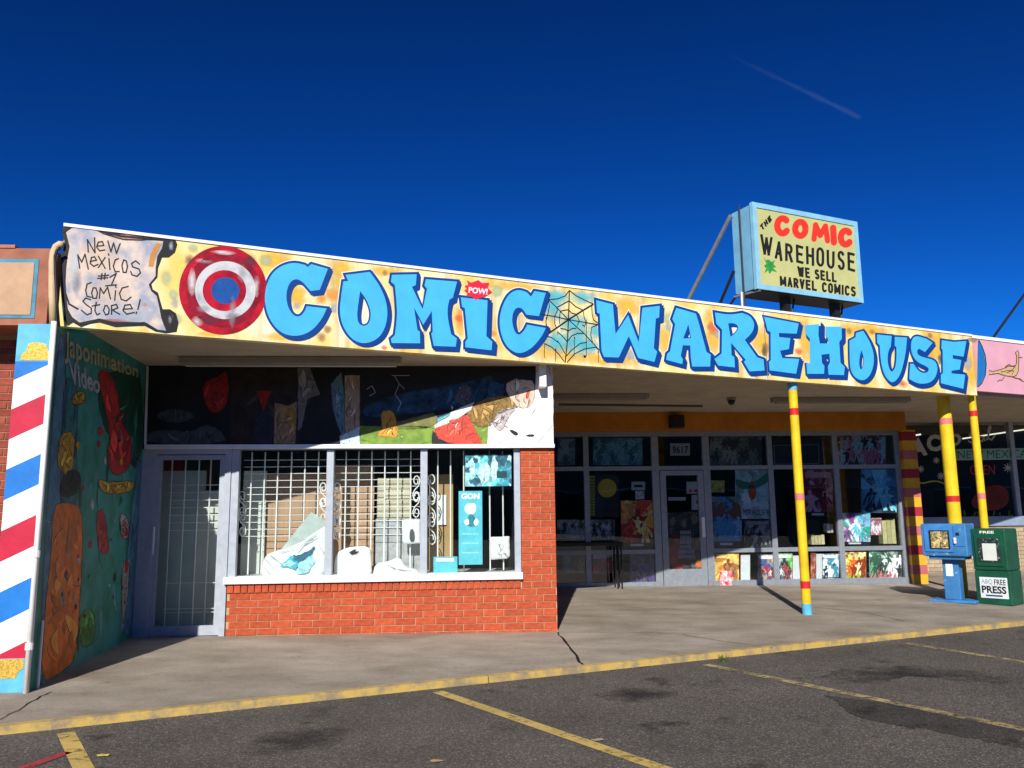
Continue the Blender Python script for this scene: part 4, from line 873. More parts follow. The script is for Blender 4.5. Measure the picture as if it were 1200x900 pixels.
for i_, (pts, m_, lay, sm) in enumerate(PT):
    paint(PM, pts, m_, lay, mp_o, sm=bool(sm)); b_ = m_.node_tree.nodes['Color Ramp'].color_ramp.elements[1].color[:3] if 'Color Ramp' in m_.node_tree.nodes else (.2, .2, .2)
    drawn(PM, pts, lay, mp_o, i_, mk('line_%d' % i_, tuple(v*.35 for v in b_), .6, .2), mk('tint_%d' % i_, tuple(min(.8, v*1.5+.01) for v in b_), .6, .2))
    if i_ in (0, 1, 2, 3, 6, 8, 9, 10, 12, 15, 17, 18, 22, 24, 26): flames(PM, pts, lay, mp_o, i_, [mk('deep_%d' % i_, tuple(v*.55 for v in b_), .6, .3, 20), mk('tint_%d' % i_, b_), mk('mid_%d' % i_, tuple(v*.85 for v in b_), .6, .3, 20)], 9)
bolt = MB()
for s_ in [[(462,440),(468,450),(463,462),(470,472),(466,482)],[(459,440),(480,440)],[(468,450),(474,456)],[(430,456),(436,452),(440,460),(433,464)]]: bolt.ribbon((PM[0], PM[1]-.003), s_, .8)
build('lightning_stroke', bolt, C_('bone', (.40, .40, .38)), mp_o)
# white corner bracket under the canopy at the panel's right end
q0 = P(plF(-.22), 632, 428); q1 = P(plF(-.22), 640, 453)
build('corner_bracket', MB().box(q0.x, q1.x+.005, -.22, -.045, q1.z, ZF0+.02), m_white, label='short white bracket block between mural board and canopy', cat='bracket', bevel=.004)

# ------------------------------------------------------------------ side wall with the painted green mural
mw = thing('mural_wall', (-3.4, -1, 0), 'green painted side wall with the words Japonimation Video', 'wall')
A_, B_ = Vector((-3.25, -2.47, 0)), Vector((-3.395, -.003, 0))
M_ = A_.lerp(B_, .22)
wn = Vector((-(B_-A_).y, (B_-A_).x, 0)).normalized()      # points away from the doorway side
build('wall', MB().prism([(M_.x, M_.y), (B_.x, B_.y), (B_.x-.25, B_.y), (M_.x-.25, M_.y)], lambda x, y: pz(y, x)-.03, Z_SOF-.001).prism([(A_.x, A_.y), (M_.x, M_.y), (M_.x-.25, M_.y), (A_.x-.25, A_.y)], lambda x, y: pz(y, x)-.03, 2.93), mk('mural_green', (.012, .15, .075), .6, 0, 3.2, col2=(.04, .24, .21), bump=.25, fac=(.35, .6)), mw)
PW = (tuple(wn), wn.dot(A_))
if Vector(PW[0]).dot(CAMP-A_) > 0: PW = (tuple(-wn), -wn.dot(A_))
def wpaint(pts, mat, lay, sm=True, name='paint_patch'):
    return build(name, MB().ppoly((PW[0], PW[1]-.0008*lay), [ragged(smoothpts([(*p, 1) for p in pts], 1), 1.0, 2.5, int(pts[0][0])) if sm else pts]), mat, mw)
W_ = lambda n_, c, v=.3, s=8: mk('wall_'+n_, c, .6, v, s)
m_orange = W_('orange', (.56, .135, .014)); m_wred = W_('red', (.34, .02, .02)); m_wyel = W_('amber', (.40, .23, .02)); m_wdk = W_('deep_green', (.008, .05, .03)); m_wblu = W_('steel_blue', (.06, .16, .24))
for pts, m_, lay, sm in [([(68, 392), (78, 395), (74, 600), (60, 700), (50, 800), (45, 806), (52, 640)], m_wblu, 1, 0),
 ([(75, 440), (92, 450), (90, 520), (88, 640), (70, 640), (72, 520)], W_('teal', (.025, .14, .15)), 1, 1),
 ([(113, 440), (150, 432), (168, 440), (164, 560), (140, 520), (118, 500)], m_wdk, 1, 1),
 ([(160, 540), (172, 540), (155, 748), (140, 740)], m_wblu, 1, 0),
 ([(92, 458), (100, 460), (101, 472), (86, 475), (83, 466)], m_wyel, 2, 1),
 ([(70, 508), (88, 505), (87, 545), (78, 560), (66, 545)], m_wyel, 2, 1),
 ([(115, 430), (132, 440), (140, 470), (142, 495), (155, 515), (153, 548), (135, 560), (124, 540), (130, 505), (118, 460)], m_wred, 2, 1),
 ([(114, 560), (130, 566), (156, 562), (158, 574), (136, 580), (118, 576)], m_wyel, 3, 1),
 ([(62, 592), (78, 588), (96, 594), (97, 640), (94, 700), (90, 772), (70, 790), (48, 800), (52, 720), (60, 650)], m_orange, 2, 1),
 ([(76, 552), (92, 550), (96, 568), (84, 584), (68, 580)], m_black, 3, 1),
 ([(112, 600), (122, 596), (126, 625), (128, 650), (116, 648)], m_wred, 2, 1),
 ([(140, 600), (150, 606), (152, 630), (142, 632)], W_('pale', (.30, .30, .33)), 2, 1),
 ([(94, 716), (110, 712), (112, 750), (98, 762), (92, 745)], W_('leaf', (.05, .20, .03)), 2, 1),
 ([(143, 660), (152, 655), (150, 700), (143, 742)], W_('bone', (.30, .27, .22)), 3, 0)]:
    wpaint(pts, m_, lay, bool(sm)); b_ = m_.node_tree.nodes['Color Ramp'].color_ramp.elements[1].color[:3]
    drawn(PW, pts, lay, mw, int(pts[0][0]), m_black, mk('wtint_%d' % int(pts[0][1]), tuple(min(.7, v*1.6+.01) for v in b_), .6, .2))
    if lay > 1: flames(PW, pts, lay, mw, int(pts[0][1]), [mk('wdeep_%d' % int(pts[0][1]), tuple(v*.6 for v in b_), .6, .3, 20), mk('wtint_%d' % int(pts[0][1]), b_), mk('wmid_%d' % int(pts[0][1]), tuple(v*.9 for v in b_), .6, .3, 20)], 16)
rnd = random.Random(21)
brush = [W_('jade', (.02, .20, .10)), W_('sea', (.03, .20, .21)), W_('pine', (.008, .07, .04)), W_('mist', (.10, .24, .26)), W_('petrol', (.01, .09, .12))]
for k in range(70):                                  # loose vertical brushwork over the green ground
    x = rnd.uniform(70, 166); y = rnd.uniform(455+ (168-x)*.0, 760-(x-60)*.25); ln2 = rnd.uniform(8, 40); w2 = rnd.uniform(1.2, 4)
    pts = [(x, y-ln2/2), (x+rnd.uniform(-2, 2), y), (x+rnd.uniform(-3, 3), min(y+ln2/2, 778-(x-60)*.32))]
    build('brush_stroke', MB().ribbon((PW[0], PW[1]-.0005-.00002*k), pts, [w2*.4, w2, w2*.3]), rnd.choice(brush), mw)
for k in range(26):                                  # small dabs in the loud colours
    x = rnd.uniform(72, 162); y = rnd.uniform(480, 740-(x-60)*.25); r2 = rnd.uniform(1.2, 4)
    build('paint_dab', MB().ppoly((PW[0], PW[1]-.0034-.00003*k), [blob(x, y, r2*.7, r2*rnd.uniform(1, 2.5), 9, .35, k)]), rnd.choice([m_black, m_wyel, m_wred, m_wdk, W_('pale', (.30, .30, .33)), m_black]), mw)
m_olive = W_('parchment', (.34, .31, .17))
build('lettering', text_on(MB(), (PW[0], PW[1]-.006), 'Japonimation', [(76, 388), (162.5, 428.5), (162, 447), (76, 426)], .02), m_olive, mw)
build('lettering', text_on(MB(), (PW[0], PW[1]-.006), 'Video', [(79, 419), (117.5, 441), (117, 462), (83, 450)], .025), W_('lilac', (.34, .34, .36)), mw)

# ------------------------------------------------------------------ barber striped pier
pr_y = -2.488; px0, px1 = -3.545, -3.245
pier = thing('striped_pier', ((px0+px1)/2, -2.3, 0), 'wall end painted in red, white and blue barber stripes with gold caps', 'pillar')
build('core', MB().box(px0, px1, pr_y, -2.472, -.02, 2.93), m_white, pier)
build('top_block', MB().box(px0, px1, pr_y-.002, pr_y+.014, P(plF(pr_y), 60, 423.5).z, 2.935), m_teal, pier)
zt_ = P(plF(pr_y), 60, 423.5).z; zb_ = P(plF(pr_y), 20, 771.5).z
zr = P(plF(pr_y), 61, 424.6).z; T_, RI = .2425, .146
m_pb = mk('stripe_blue', (.012, .16, .52), .5, .15, 5, bump=.1); m_pr = mk('stripe_red', (.46, .015, .045), .5, .12, 5, bump=.1)
def clipz(poly, zlim, keep_below):
    o = []
    for i in range(len(poly)):
        a, b = poly[i-1], poly[i]; ia = (a[1] <= zlim) == keep_below; ib = (b[1] <= zlim) == keep_below
        if ia != ib: t_ = (zlim-a[1])/(b[1]-a[1]); o.append((a[0]+(b[0]-a[0])*t_, zlim))
        if ib: o.append(b)
    return o
for k, m_ in [(-1, m_pb), (1, m_pr), (3, m_pb), (5, m_pr), (7, m_pb), (9, m_pr)]:
    q = [(px0, zr-RI-T_*k), (px1, zr-T_*k), (px1, zr-T_*(k+1)), (px0, zr-RI-T_*(k+1))]
    q = clipz(clipz(q, zt_, True), zb_, False)
    if len(q) > 2: build('stripe', MB().add([(x, pr_y-.002, z_) for x, z_ in q], [tuple(range(len(q)))]), m_, pier)
build('base_block', MB().box(px0, px1, pr_y-.002, pr_y+.014, -.02, zb_), m_teal, pier)
g2 = lambda pts: [(x*.1, 360+y*.1) for x, y in pts]
build('gold_cap', MB().ppoly(plF(pr_y-.005), [g2([(238,622),(600,618),(602,560),(560,510),(545,440),(500,418),(400,412),(335,425),(310,510),(250,550)])]), m_gold, pier)
build('gold_cap', MB().ppoly(plF(pr_y-.005), [[(-14, 773), (28, 772), (27.5, 783), (21, 788), (18, 795), (-14, 796)]]), m_gold, pier)
ds = thing('downspout_pipe', (px1+.0, pr_y, 0), 'thin white pipe running down the edge of the striped pier', 'pipe')
build('pipe', MB().tube([(px1-.005, pr_y-.03, 0), (px1-.005, pr_y-.03, 2.95)], .021, 10), m_white, ds, smooth=True)
for z_ in (.35, 1.05): build('coupling', MB().tube([(px1-.005, pr_y-.03, z_), (px1-.005, pr_y-.03, z_+.05)], .029, 10), m_white, ds)
build('thin_pipe', MB().tube([(-3.235, -2.36, .0), (-3.235, -2.36, .55)], .01, 8), m_white, ds)

# ------------------------------------------------------------------ left neighbour
ln_ = thing('neighbour_building', (-5, -1, 0), 'terracotta and tan parapet of the brick building left of the striped pier', 'building')
NY = -1.75
nz0, nz1 = P(plF(NY), 30, 381).z, P(plF(NY), 30, 291).z; nxr = P(plF(NY), 58, 330).x
build('parapet', MB().box(-9, nxr, NY, 2, nz0, nz1), mk('terracotta_paint', (.30, .115, .07), .8, .2, 4, bump=.2), ln_)
build('parapet_rim', MB().box(-9, P(plF(NY), 18, 291).x, NY-.01, NY+.3, nz1, nz1+.03), mk('rim_terracotta', (.42, .16, .09), .8, .25, 9), ln_)
t0, t1 = P(plF(NY), 46, 304), P(plF(NY), 45, 373)
build('tan_panel_border', MB().box(-8.9, t0.x, NY-.006, NY+.1, t1.z, t0.z), mk('teal_border', (.05, .22, .33), .6, .2, 9), ln_)
build('tan_panel', MB().box(-8.86, t0.x-.035, NY-.012, NY+.1, t1.z+.03, t0.z-.035), mk('tan_stucco', (.45, .29, .18), .85, .1, 5, bump=.15), ln_)
build('wall', MB().box(-9, -4.42, -1.292, -1.0, 0, nz0+.02), brickmat('dark_brickwork', (.26, .06, .035), (.20, .05, .03), (.36, .28, .21)), ln_)
nw = build('brick_wall', MB().box(-4.42, px0-.02, -1.292, -1.0, 0, nz0+.02), m_mortar, ln_)
rows = []; z = .0; r_ = 0
while z < nz0-.05: rows.append((z, CH, course(-4.42, px0-.02, BL, -4.42+(BL/2 if r_ % 2 else 0)))); z += CH; r_ += 1
lay_bricks(nw, -1.30, rows, mk('dark_red_brick', (.24, .05, .03), .85, .2, 20, bump=.3, rand=.25), seed=6)
cb_ = thing('beige_conduit', P(plF(-1.95), 61, 379), 'beige conduit with a black cable at the left end of the fascia', 'conduit')
build('conduit', MB().tube([P(plF(-2.14), x, y) for x, y in [(62.5, 380), (61.5, 345), (61.5, 308), (63, 296), (66, 289), (70, 286.5), (74, 287)]], .032, 10), mk('beige_paint', (.55, .40, .24), .6, .1), cb_, smooth=True)
build('cable', MB().tube([P(plF(-2.2), x, y) for x, y in [(69, 384), (66.5, 350), (65, 320), (64.5, 300), (67, 293), (71, 290)]], .012, 6), m_black, cb_, smooth=True)

# ------------------------------------------------------------------ right neighbour: taco shop
tc_ = thing('taco_shop', (12, 8.5, .2), 'taco shop with pink fascia and dark painted windows at the right edge', 'building')
TY = 6.4
PTZ = plF(TY)
ru0 = U1+.006
m_pink = mk('pink_paint', (.62, .32, .40), .6, .06, 3, bump=.08)
build('pink_fascia', MB().cbox(ru0, 22, .0, .09, 3.075, ZF1-.03), m_pink, tc_)
build('fascia_flashing', MB().cbox(ru0, 22, -.014, .3, ZF1-.028, ZF1+.02), m_white, tc_)
b0 = cpt(ru0, .1, 0); b1 = cpt(22, .1, 0)
build('rear_wall', MB().box(8.12, 22, 9.3, 9.5, 0, 3.05), m_dark, tc_)
build('canopy', MB().prism([(9.004, b0.y+.46), (b1.x, b1.y), (b1.x, 16), (9.004, 16)], Z_SOF+.03, 3.76), m_soffit, tc_)
build('blue_arc', MB().ppoly(plC(-.003), [[(1146, 398.5), (1150, 405), (1153.5, 415), (1155.2, 427), (1154, 440), (1150, 449), (1145, 453.5)]]), mk('arc_blue', (.012, .15, .42), .5, .1), tc_)
rim = MB().ribbon(plC(-.004), [(1147, 398.5), (1151, 406), (1154.5, 416), (1155.8, 427), (1154.6, 440), (1150.5, 449.5), (1146, 453.5)], 1)
build('arc_rim', rim, m_black, tc_)
H8 = lambda pts: [(1130+x*.1, 370+y*.1) for x, y in pts]
bd = build('bird_mark', MB().ppoly(plC(-.003), [H8([(290,640),(340,655),(400,640),(460,620),(520,590),(590,600),(612,560),(615,470),(610,420),(628,405),(640,440),(636,560),(636,640),(610,700),(560,715),(470,700),(400,675),(330,675),(295,690)])]), mk('bird_tan', (.52, .36, .20), .6, .25, 40), tc_, label='long necked running bird drawn in tan and brown')
bl_ = MB()
for s_ in [[(290,640),(340,655),(460,620),(520,590),(590,600),(612,560),(615,470),(600,430),(628,405),(640,440),(636,640),(610,700),(560,715)],[(290,690),(400,675),(470,700),(560,715),(640,740),(700,775)],[(470,715),(440,760),(420,750),(390,770)],[(430,660),(520,640),(580,650),(560,690)],[(500,670),(560,640),(600,590)],[(640,490),(680,488)],[(480,600),(520,570),(560,590),(600,580)],[(590,730),(660,740),(680,765)]]: bl_.ribbon(plC(-.0045), H8(s_), 1.0)
build('bird_outline', bl_, mk('bird_brown', (.16, .06, .025), .6, .2), bd)
# dark painted shop window
X0 = pil1-.01
zt2 = 3.06; zwb = P(PTZ, 1100, 606).z; zsb_ = P(PTZ, 1100, 617).z
build('dado_wall', MB().box(X0, 20, TY+.01, TY+.25, .1, zsb_), mk('tan_mortar', (.26, .21, .15), .9, .1), tc_)
rows = []; z = pz(TY, 10.5)-.05; r_ = 0
while z+CH < zsb_+.02: rows.append((z, CH, course(X0+.02, 13.4, BL, X0+(BL/2 if r_ % 2 else 0)))); z += CH; r_ += 1
lay_bricks(bpy.data.objects['dado_wall'], TY, rows, mk('tan_brick', (.36, .28, .18), .8, .15, 20, bump=.2, rand=.15), seed=9)
wf = build('window', MB().box(X0, 20, TY-.03, TY+.12, zsb_, zwb), mk('blue_grey_sill', (.20, .27, .36), .5, .1), tc_)
build('pane', MB().box(X0, 20, TY+.04, TY+.05, zwb, zt2), m_glass2, wf)
build('backing', MB().box(X0, 20, TY+.6, TY+.7, .2, zt2), m_black, wf)
for px_ in (1189,): xx = P(PTZ, px_, 540).x; build('mullion', MB().box(xx-.04, xx+.04, TY, TY+.12, zwb, zt2), m_alu, wf)
T8 = lambda pts: [(1060+x*.15556, 480+y*.15556) for x, y in pts]
m_sign = mk('sign_paint_white', (.50, .48, .48), .6, .1, 9)
PG = plF(TY+.03)
for c_, q in [('T', [(-30,225),(62,215),(50,350),(-5,360)]), ('A', [(75,215),(125,205),(175,340),(55,370)]), ('C', [(165,190),(265,185),(280,310),(170,320)]), ('O', [(330,190),(430,175),(425,270),(330,280)])]:
    build('letter', text_on(MB(), PG, c_, T8(q), .05), m_sign, wf)
sal = MB()
for s_ in [[(540,170),(510,160),(490,190),(520,210),(535,235),(500,248),(480,235)],[(590,205),(565,200),(560,235),(585,240),(600,205),(605,238)],[(620,230),(650,130),(645,115),(630,150),(632,215),(655,230),(685,190)]]: sal.ribbon(PG, T8(s_), 2)
build('script_lettering', sal, m_sign, wf)
build('menu_band', MB().ppoly(PG, [T8([(390,298),(910,290),(910,375),(390,382)])]), mk('mint_band', (.24, .42, .38), .6, .1), wf)
build('lettering', text_on(MB(), plF(TY+.027), 'NEW MEXICAN', T8([(400,310),(985,300),(985,360),(400,370)]), .0, slant=.0), mk('deep_teal', (.015, .12, .11), .6, .1), wf)
build('lettering', text_on(MB(), PG, 'OPEN', T8([(492,420),(680,415),(680,490),(495,490)]), -.005), mk('open_red', (.42, .05, .05), .6, .1), wf)
sn = MB()
for cx, cy, rr in [(122, 448, 26), (240, 382, 24), (275, 500, 28), (778, 438, 34)]:
    for k in range(4):
        a = math.pi*k/4; sn.ribbon(PG, T8([(cx-rr*math.cos(a), cy-rr*math.sin(a)), (cx+rr*math.cos(a), cy+rr*math.sin(a))]), .9)
build('snowflake', sn, m_sign, wf)
build('rope_line', MB().ribbon(PG, T8([(50,560),(90,545),(140,555),(200,540),(250,540),(320,565)]), 1.6), mk('rope_yellow', (.42, .38, .04), .6, .1), wf)
build('red_field', MB().ppoly(PG, [T8(smoothpts([(480,720,1),(560,600,1),(700,560,1),(790,600,1),(780,740,1),(600,770,1)]))]), mk('chili_red', (.12, .015, .01), .6, .3), wf)
gr = MB(); rnd = random.Random(5)
for k in range(22):
    x = rnd.uniform(440, 800); gr.ribbon(PG, T8([(x, 825), (x+rnd.uniform(-25, 25), 825-rnd.uniform(20, 70))]), 1.3)
build('painted_grass', gr, mk('cactus_green', (.10, .22, .03), .6, .2), wf)
tube_m = bpy.data.materials.new('lit_tube'); tube_m.use_nodes = True
tb = tube_m.node_tree.nodes['Principled BSDF']; tb.inputs['Emission Color'].default_value = (1, .93, .75, 1); tb.inputs['Emission Strength'].default_value = .9
lt_o = thing('tube_light', P(plF(TY+.4), 1180, 508), 'long lit ceiling tube seen through the taco shop window', 'light')
build('tube', MB().tube([P(plF(TY+.4), 1128, 514), P(plF(TY+.4), 1200, 503.5), P(plF(TY+.4), 1260, 495)], .014), tube_m, lt_o)
build('tube', MB().tube([P(plF(TY+.4), 1058, 512.5), P(plF(TY+.4), 1079, 509)], .016), tube_m, lt_o)
gd = build('guy_pole', MB().tube([hit(1160, 401, CN, DC+1.3), hit(1222, 315, CN, DC+1.3)], .022), m_black, label='dark slanting pole rising behind the pink fascia', cat='pole')

# ------------------------------------------------------------------ yellow posts
def post(top, base, r, bands, label, capm=None):
    b = P(PAVE, *base) if isinstance(base, tuple) else base
    o = thing('canopy_post', (b.x, b.y, pz(b.y, b.x)), label, 'post', 'yellow canopy posts')
    build('shaft', MB().tube([(b.x, b.y, pz(b.y, b.x)-.02), (b.x, b.y, Z_SOF+.02)], r, 20, cap=False), m_yellow, o, smooth=True)
    for y0, y1, m_ in bands:
        z1, z0 = [hit(top[0]+(base_px[0]-top[0])*(y-top[1])/(base_px[1]-top[1]), y, (0, 1, 0), b.y-r).z for y in (y0, y1)] if False else [hit(600+(top[0]-600), y, (0, 1, 0), b.y-r).z for y in (y0, y1)]
        build('band', MB().tube([(b.x, b.y, max(z0, pz(b.y, b.x)-.01)), (b.x, b.y, min(z1, Z_SOF-.002))], r+.0025, 20, cap=False), m_, o, smooth=True)
    return o
post((935, 450), (946, 720), .058, [(440, 456.5, m_teal), (478, 486, m_red), (578, 586, m_pinkband), (681.5, 690, m_red), (708, 724, m_teal)], 'slim yellow post with red bands and blue foot before the shop front')
p2 = hit(1118, 600, CN, DC+.42); post((1115, 470), p2, .092, [(489.6, 496.5, m_pinkband), (581, 588, m_red)], 'thick yellow post rising behind the blue newspaper box')
p3 = hit(1152, 600, CN, DC+.14); post((1150, 470), p3, .054, [(481, 487.5, m_red), (577.7, 584.6, m_pinkband)], 'slim yellow post at the end of the fascia behind the green box')

# ------------------------------------------------------------------ newspaper boxes
def frame_at(c, th): return Vector((c.x, c.y)), Vector((math.cos(th), -math.sin(th), 0)), Vector((math.sin(th), math.cos(th), 0))
m_bb = mk('box_blue', (.045, .20, .47), .5, .15, 7, bump=.1, chips=(.35, .42, .50)); m_gb = mk('box_green', (.007, .08, .042), .45, .15, 6, bump=.1, chips=(.05, .14, .10))
c_ = P(PAVE, 1117, 706); o_, ax, ay = frame_at(c_, R_(47)); zg = pz(c_.y, c_.x)
nb = thing('newspaper_box', (c_.x, c_.y, zg), 'blue newspaper vending box on a pedestal in front of thick yellow post', 'newspaper box')
build('base_plate', MB().obox(o_, ax, ay, -.30, .30, -.06, .34, zg, zg+.035), m_bb, nb, bevel=.008)
build('pedestal', MB().obox(o_, ax, ay, -.105, .105, .02, .20, zg+.035, zg+.60), m_bb, nb, bevel=.01)
hd = build('head', MB().obox(o_, ax, ay, -.31, .28, -.12, .32, zg+.64, zg+1.09), m_bb, nb, bevel=.015)
build('skirt', MB().obox(o_, ax, ay, -.24, .22, -.08, .28, zg+.595, zg+.639), m_bb, nb)
build('door_frame', MB().obox(o_, ax, ay, -.27, .10, -.135, -.12, zg+.70, zg+1.05), mk('box_blue_dark', (.04, .19, .50), .5, .15, 7), hd, bevel=.004)
build('window', MB().obox(o_, ax, ay, -.20, .065, -.142, -.134, zg+.74, zg+1.0), m_black, hd)
build('front_page', MB().obox(o_, ax, ay, -.175, .045, -.147, -.141, zg+.755, zg+.985), art('news_photo', [(.05, .04, .02), (.30, .22, .08), (.55, .45, .22), (.15, .12, .06)], 22, 3), hd)
build('coin_panel', MB().obox(o_, ax, ay, .115, .265, -.128, -.118, zg+.78, zg+1.06), m_bb, hd, bevel=.004)
build('coin_slot', MB().obox(o_, ax, ay, .15, .19, -.135, -.127, zg+.93, zg+.97), m_black, hd)
build('handle', MB().obox(o_, ax, ay, .12, .15, -.15, -.127, zg+.82, zg+.9), m_alulight, hd)
build('sticker', MB().obox(o_, ax, ay, -.06, .03, .012, .021, zg+.36, zg+.53), m_white, nb)
c_ = P(PAVE, 1166, 709); o_, ax, ay = frame_at(c_, R_(54)); zg = pz(c_.y, c_.x)
gb = thing('free_paper_box', (c_.x, c_.y, zg), 'green free newspaper box labelled PRESS at the right edge', 'newspaper box')
build('lower_body', MB().obox(o_, ax, ay, -.225, .225, 0, .42, zg, zg+.46), m_gb, gb, bevel=.012)
build('upper_body', MB().obox(o_, ax, ay, -.225, .225, -.015, .42, zg+.462, zg+1.03), m_gb, gb, bevel=.02)
dr = build('door', MB().obox(o_, ax, ay, -.18, .18, -.03, -.015, zg+.52, zg+.95), m_gb, gb, bevel=.006)
build('window', MB().obox(o_, ax, ay, -.135, .135, -.036, -.029, zg+.58, zg+.90), mk('scuffed_window', (.02, .03, .03), .3, 0, 30, col2=(.45, .47, .46), fac=(.56, .72)), dr)
build('notice', MB().obox(o_, ax, ay, -.075, .10, -.042, -.035, zg+.60, zg+.83), mk('notice_paper', (.62, .64, .58), .6, .05), dr)
def face_text(parent, s, x0, x1, z0, z1, d, mat, bold=.02):
    v, f = text2d(s, bold); pts = [Vector((o_.x, o_.y, 0))+ax*(x0+(x1-x0)*u)+ay*d+Vector((0, 0, z0+(z1-z0)*t_)) for u, t_ in v]
    return build('lettering', MB().add(pts, f), mat, parent)
face_text(gb, 'FREE', -.10, .085, zg+.965, zg+1.0, -.018, m_white, .03)
lb = build('label', MB().obox(o_, ax, ay, -.165, .185, -.006, -.0005, zg+.09, zg+.37), mk('label_white', (.66, .70, .72), .5, .1), gb)
face_text(lb, 'PRESS', -.145, .165, zg+.155, zg+.255, -.0085, m_sblk, .03)
face_text(lb, 'FREE', .02, .165, zg+.272, zg+.345, -.0085, m_sblk, .01); face_text(lb, 'ABQ', -.145, .0, zg+.272, zg+.345, -.0085, mk('label_grey', (.30, .36, .42), .5, .1), .01)
build('label_strip', MB().obox(o_, ax, ay, -.10, .11, -.0085, -.006, zg+.115, zg+.135), mk('label_navy', (.02, .05, .16), .5, .1), lb)

# ------------------------------------------------------------------ ceiling fixtures
def fixture(pl, a, b, label, wd=.07):
    p, q = P(pl, *a), P(pl, *b); z_ = Z_SOF-.003; o = thing('ceiling_light', ((p.x+q.x)/2, (p.y+q.y)/2, z_), label, 'light fixture', 'fluorescent strips under the canopy')
    build('housing', MB().box(min(p.x, q.x), max(p.x, q.x), p.y-wd, p.y+wd, z_-.07, z_), mk('fixture_grey', (.30, .27, .23), .6, .1), o, bevel=.004)
    build('tube_cover', MB().box(min(p.x, q.x)+.05, max(p.x, q.x)-.05, p.y-wd*.6, p.y+wd*.6, z_-.095, z_-.071), mk('fixture_cover', (.40, .37, .32), .5, .08), o)
    return o
fixture(plF(-.55), (212, 420), (470, 420), 'long fluorescent strip under the canopy above the painted board')
fixture(plF(2.6), (905, 475), (1065, 475), 'fluorescent strip under the canopy near the slim yellow post')
fixture(plF(2.2), (640, 471), (760, 471), 'fluorescent strip under the canopy above the recessed shop front')
sc = P(plF(2.6), 857, 469)
dc = thing('security_camera', (sc.x, sc.y, Z_SOF-.1), 'small dark dome camera on the canopy ceiling', 'camera')
build('mount', MB().tube([(sc.x, sc.y, Z_SOF-.003), (sc.x, sc.y, Z_SOF-.04)], .07, 16), mk('camera_grey', (.25, .23, .2), .5, .1), dc)
build('dome', MB().tube([(sc.x, sc.y, Z_SOF-.041), (sc.x, sc.y, Z_SOF-.075), (sc.x, sc.y, Z_SOF-.10), (sc.x, sc.y, Z_SOF-.112)], [.055, .052, .035, .01], 16), m_black, dc, smooth=True)
s0, s1 = P(plF(S_Y-.3), 786, 486), P(plF(S_Y-.3), 803, 501)
spk = thing('speaker', ((s0.x+s1.x)/2, S_Y-.2, s1.z), 'black loudspeaker mounted on the orange band above the door', 'speaker')
build('cabinet', MB().box(s0.x, s1.x, S_Y-.30, S_Y-.121, s1.z, s0.z), m_black, spk, bevel=.02)
build('grille', MB().box(s0.x+.02, s1.x-.02, S_Y-.307, S_Y-.301, s1.z+.02, s0.z-.02), mk('speaker_cloth', (.02, .02, .022), .9, .3, 60), spk)

# ------------------------------------------------------------------ posters in the recessed front
PS = plF(S_Y+.042)
def poster(label, r, mat, pl=PS, name='poster', cat='poster', extra=None, group=None):
    q = rect(*r) if not isinstance(r[0], tuple) else list(r)
    pts = [P(pl, *p) for p in q]; c = sum(pts, Vector())/4; c.z = min(p.z for p in pts)
    n = Vector((0, .002, 0))
    o = build(name, MB().hexa([pts[3], pts[2], pts[2]+n, pts[3]+n, pts[0], pts[1], pts[1]+n, pts[0]+n]), mat, label=label, cat=cat, group=group)
    return o
def onp(o, pl, pts, mat, name='print', lay=1, sm=False):
    return build(name, MB().ppoly((pl[0], pl[1]-.0015*lay), [smoothpts([(*p, 1) for p in pts]) if sm else pts]), mat, o)
def txt(o, pl, s, q, mat, bold=.02, lay=2):
    return build('lettering', text_on(MB(), (pl[0], pl[1]-.0015*lay), s, q, bold), mat, o)
K = (.01, .01, .012)
def figure(cx, y0, y1, lean, rnd):
    """plain standing figure: one outline from crown to feet in some action pose"""
    h = y1-y0; w_ = h*.36; a1, a2 = rnd.uniform(-1, 1), rnd.uniform(-1, 1); X = lambda u, v: (cx+u*w_+lean*(.5-v)*h*.4, y0+v*h)
    return [X(-.16, .03), X(.14, .02), X(.2, .12), X(.1, .19), X(.42, .23), X(.8, .36+.2*a1), X(.95, .42+.34*a1), X(.74, .47+.3*a1), X(.4, .38), X(.3, .55), X(.5, .75), X(.62, .98), X(.3, .98), X(.12, .78), X(0, .62), X(-.16, .78), X(-.4, .99), X(-.7, .97), X(-.42, .76), X(-.3, .55), X(-.4, .38), X(-.8, .46+.3*a2), X(-.96, .4+.34*a2), X(-.78, .34+.2*a2), X(-.42, .23), X(-.1, .19), X(-.22, .12)]
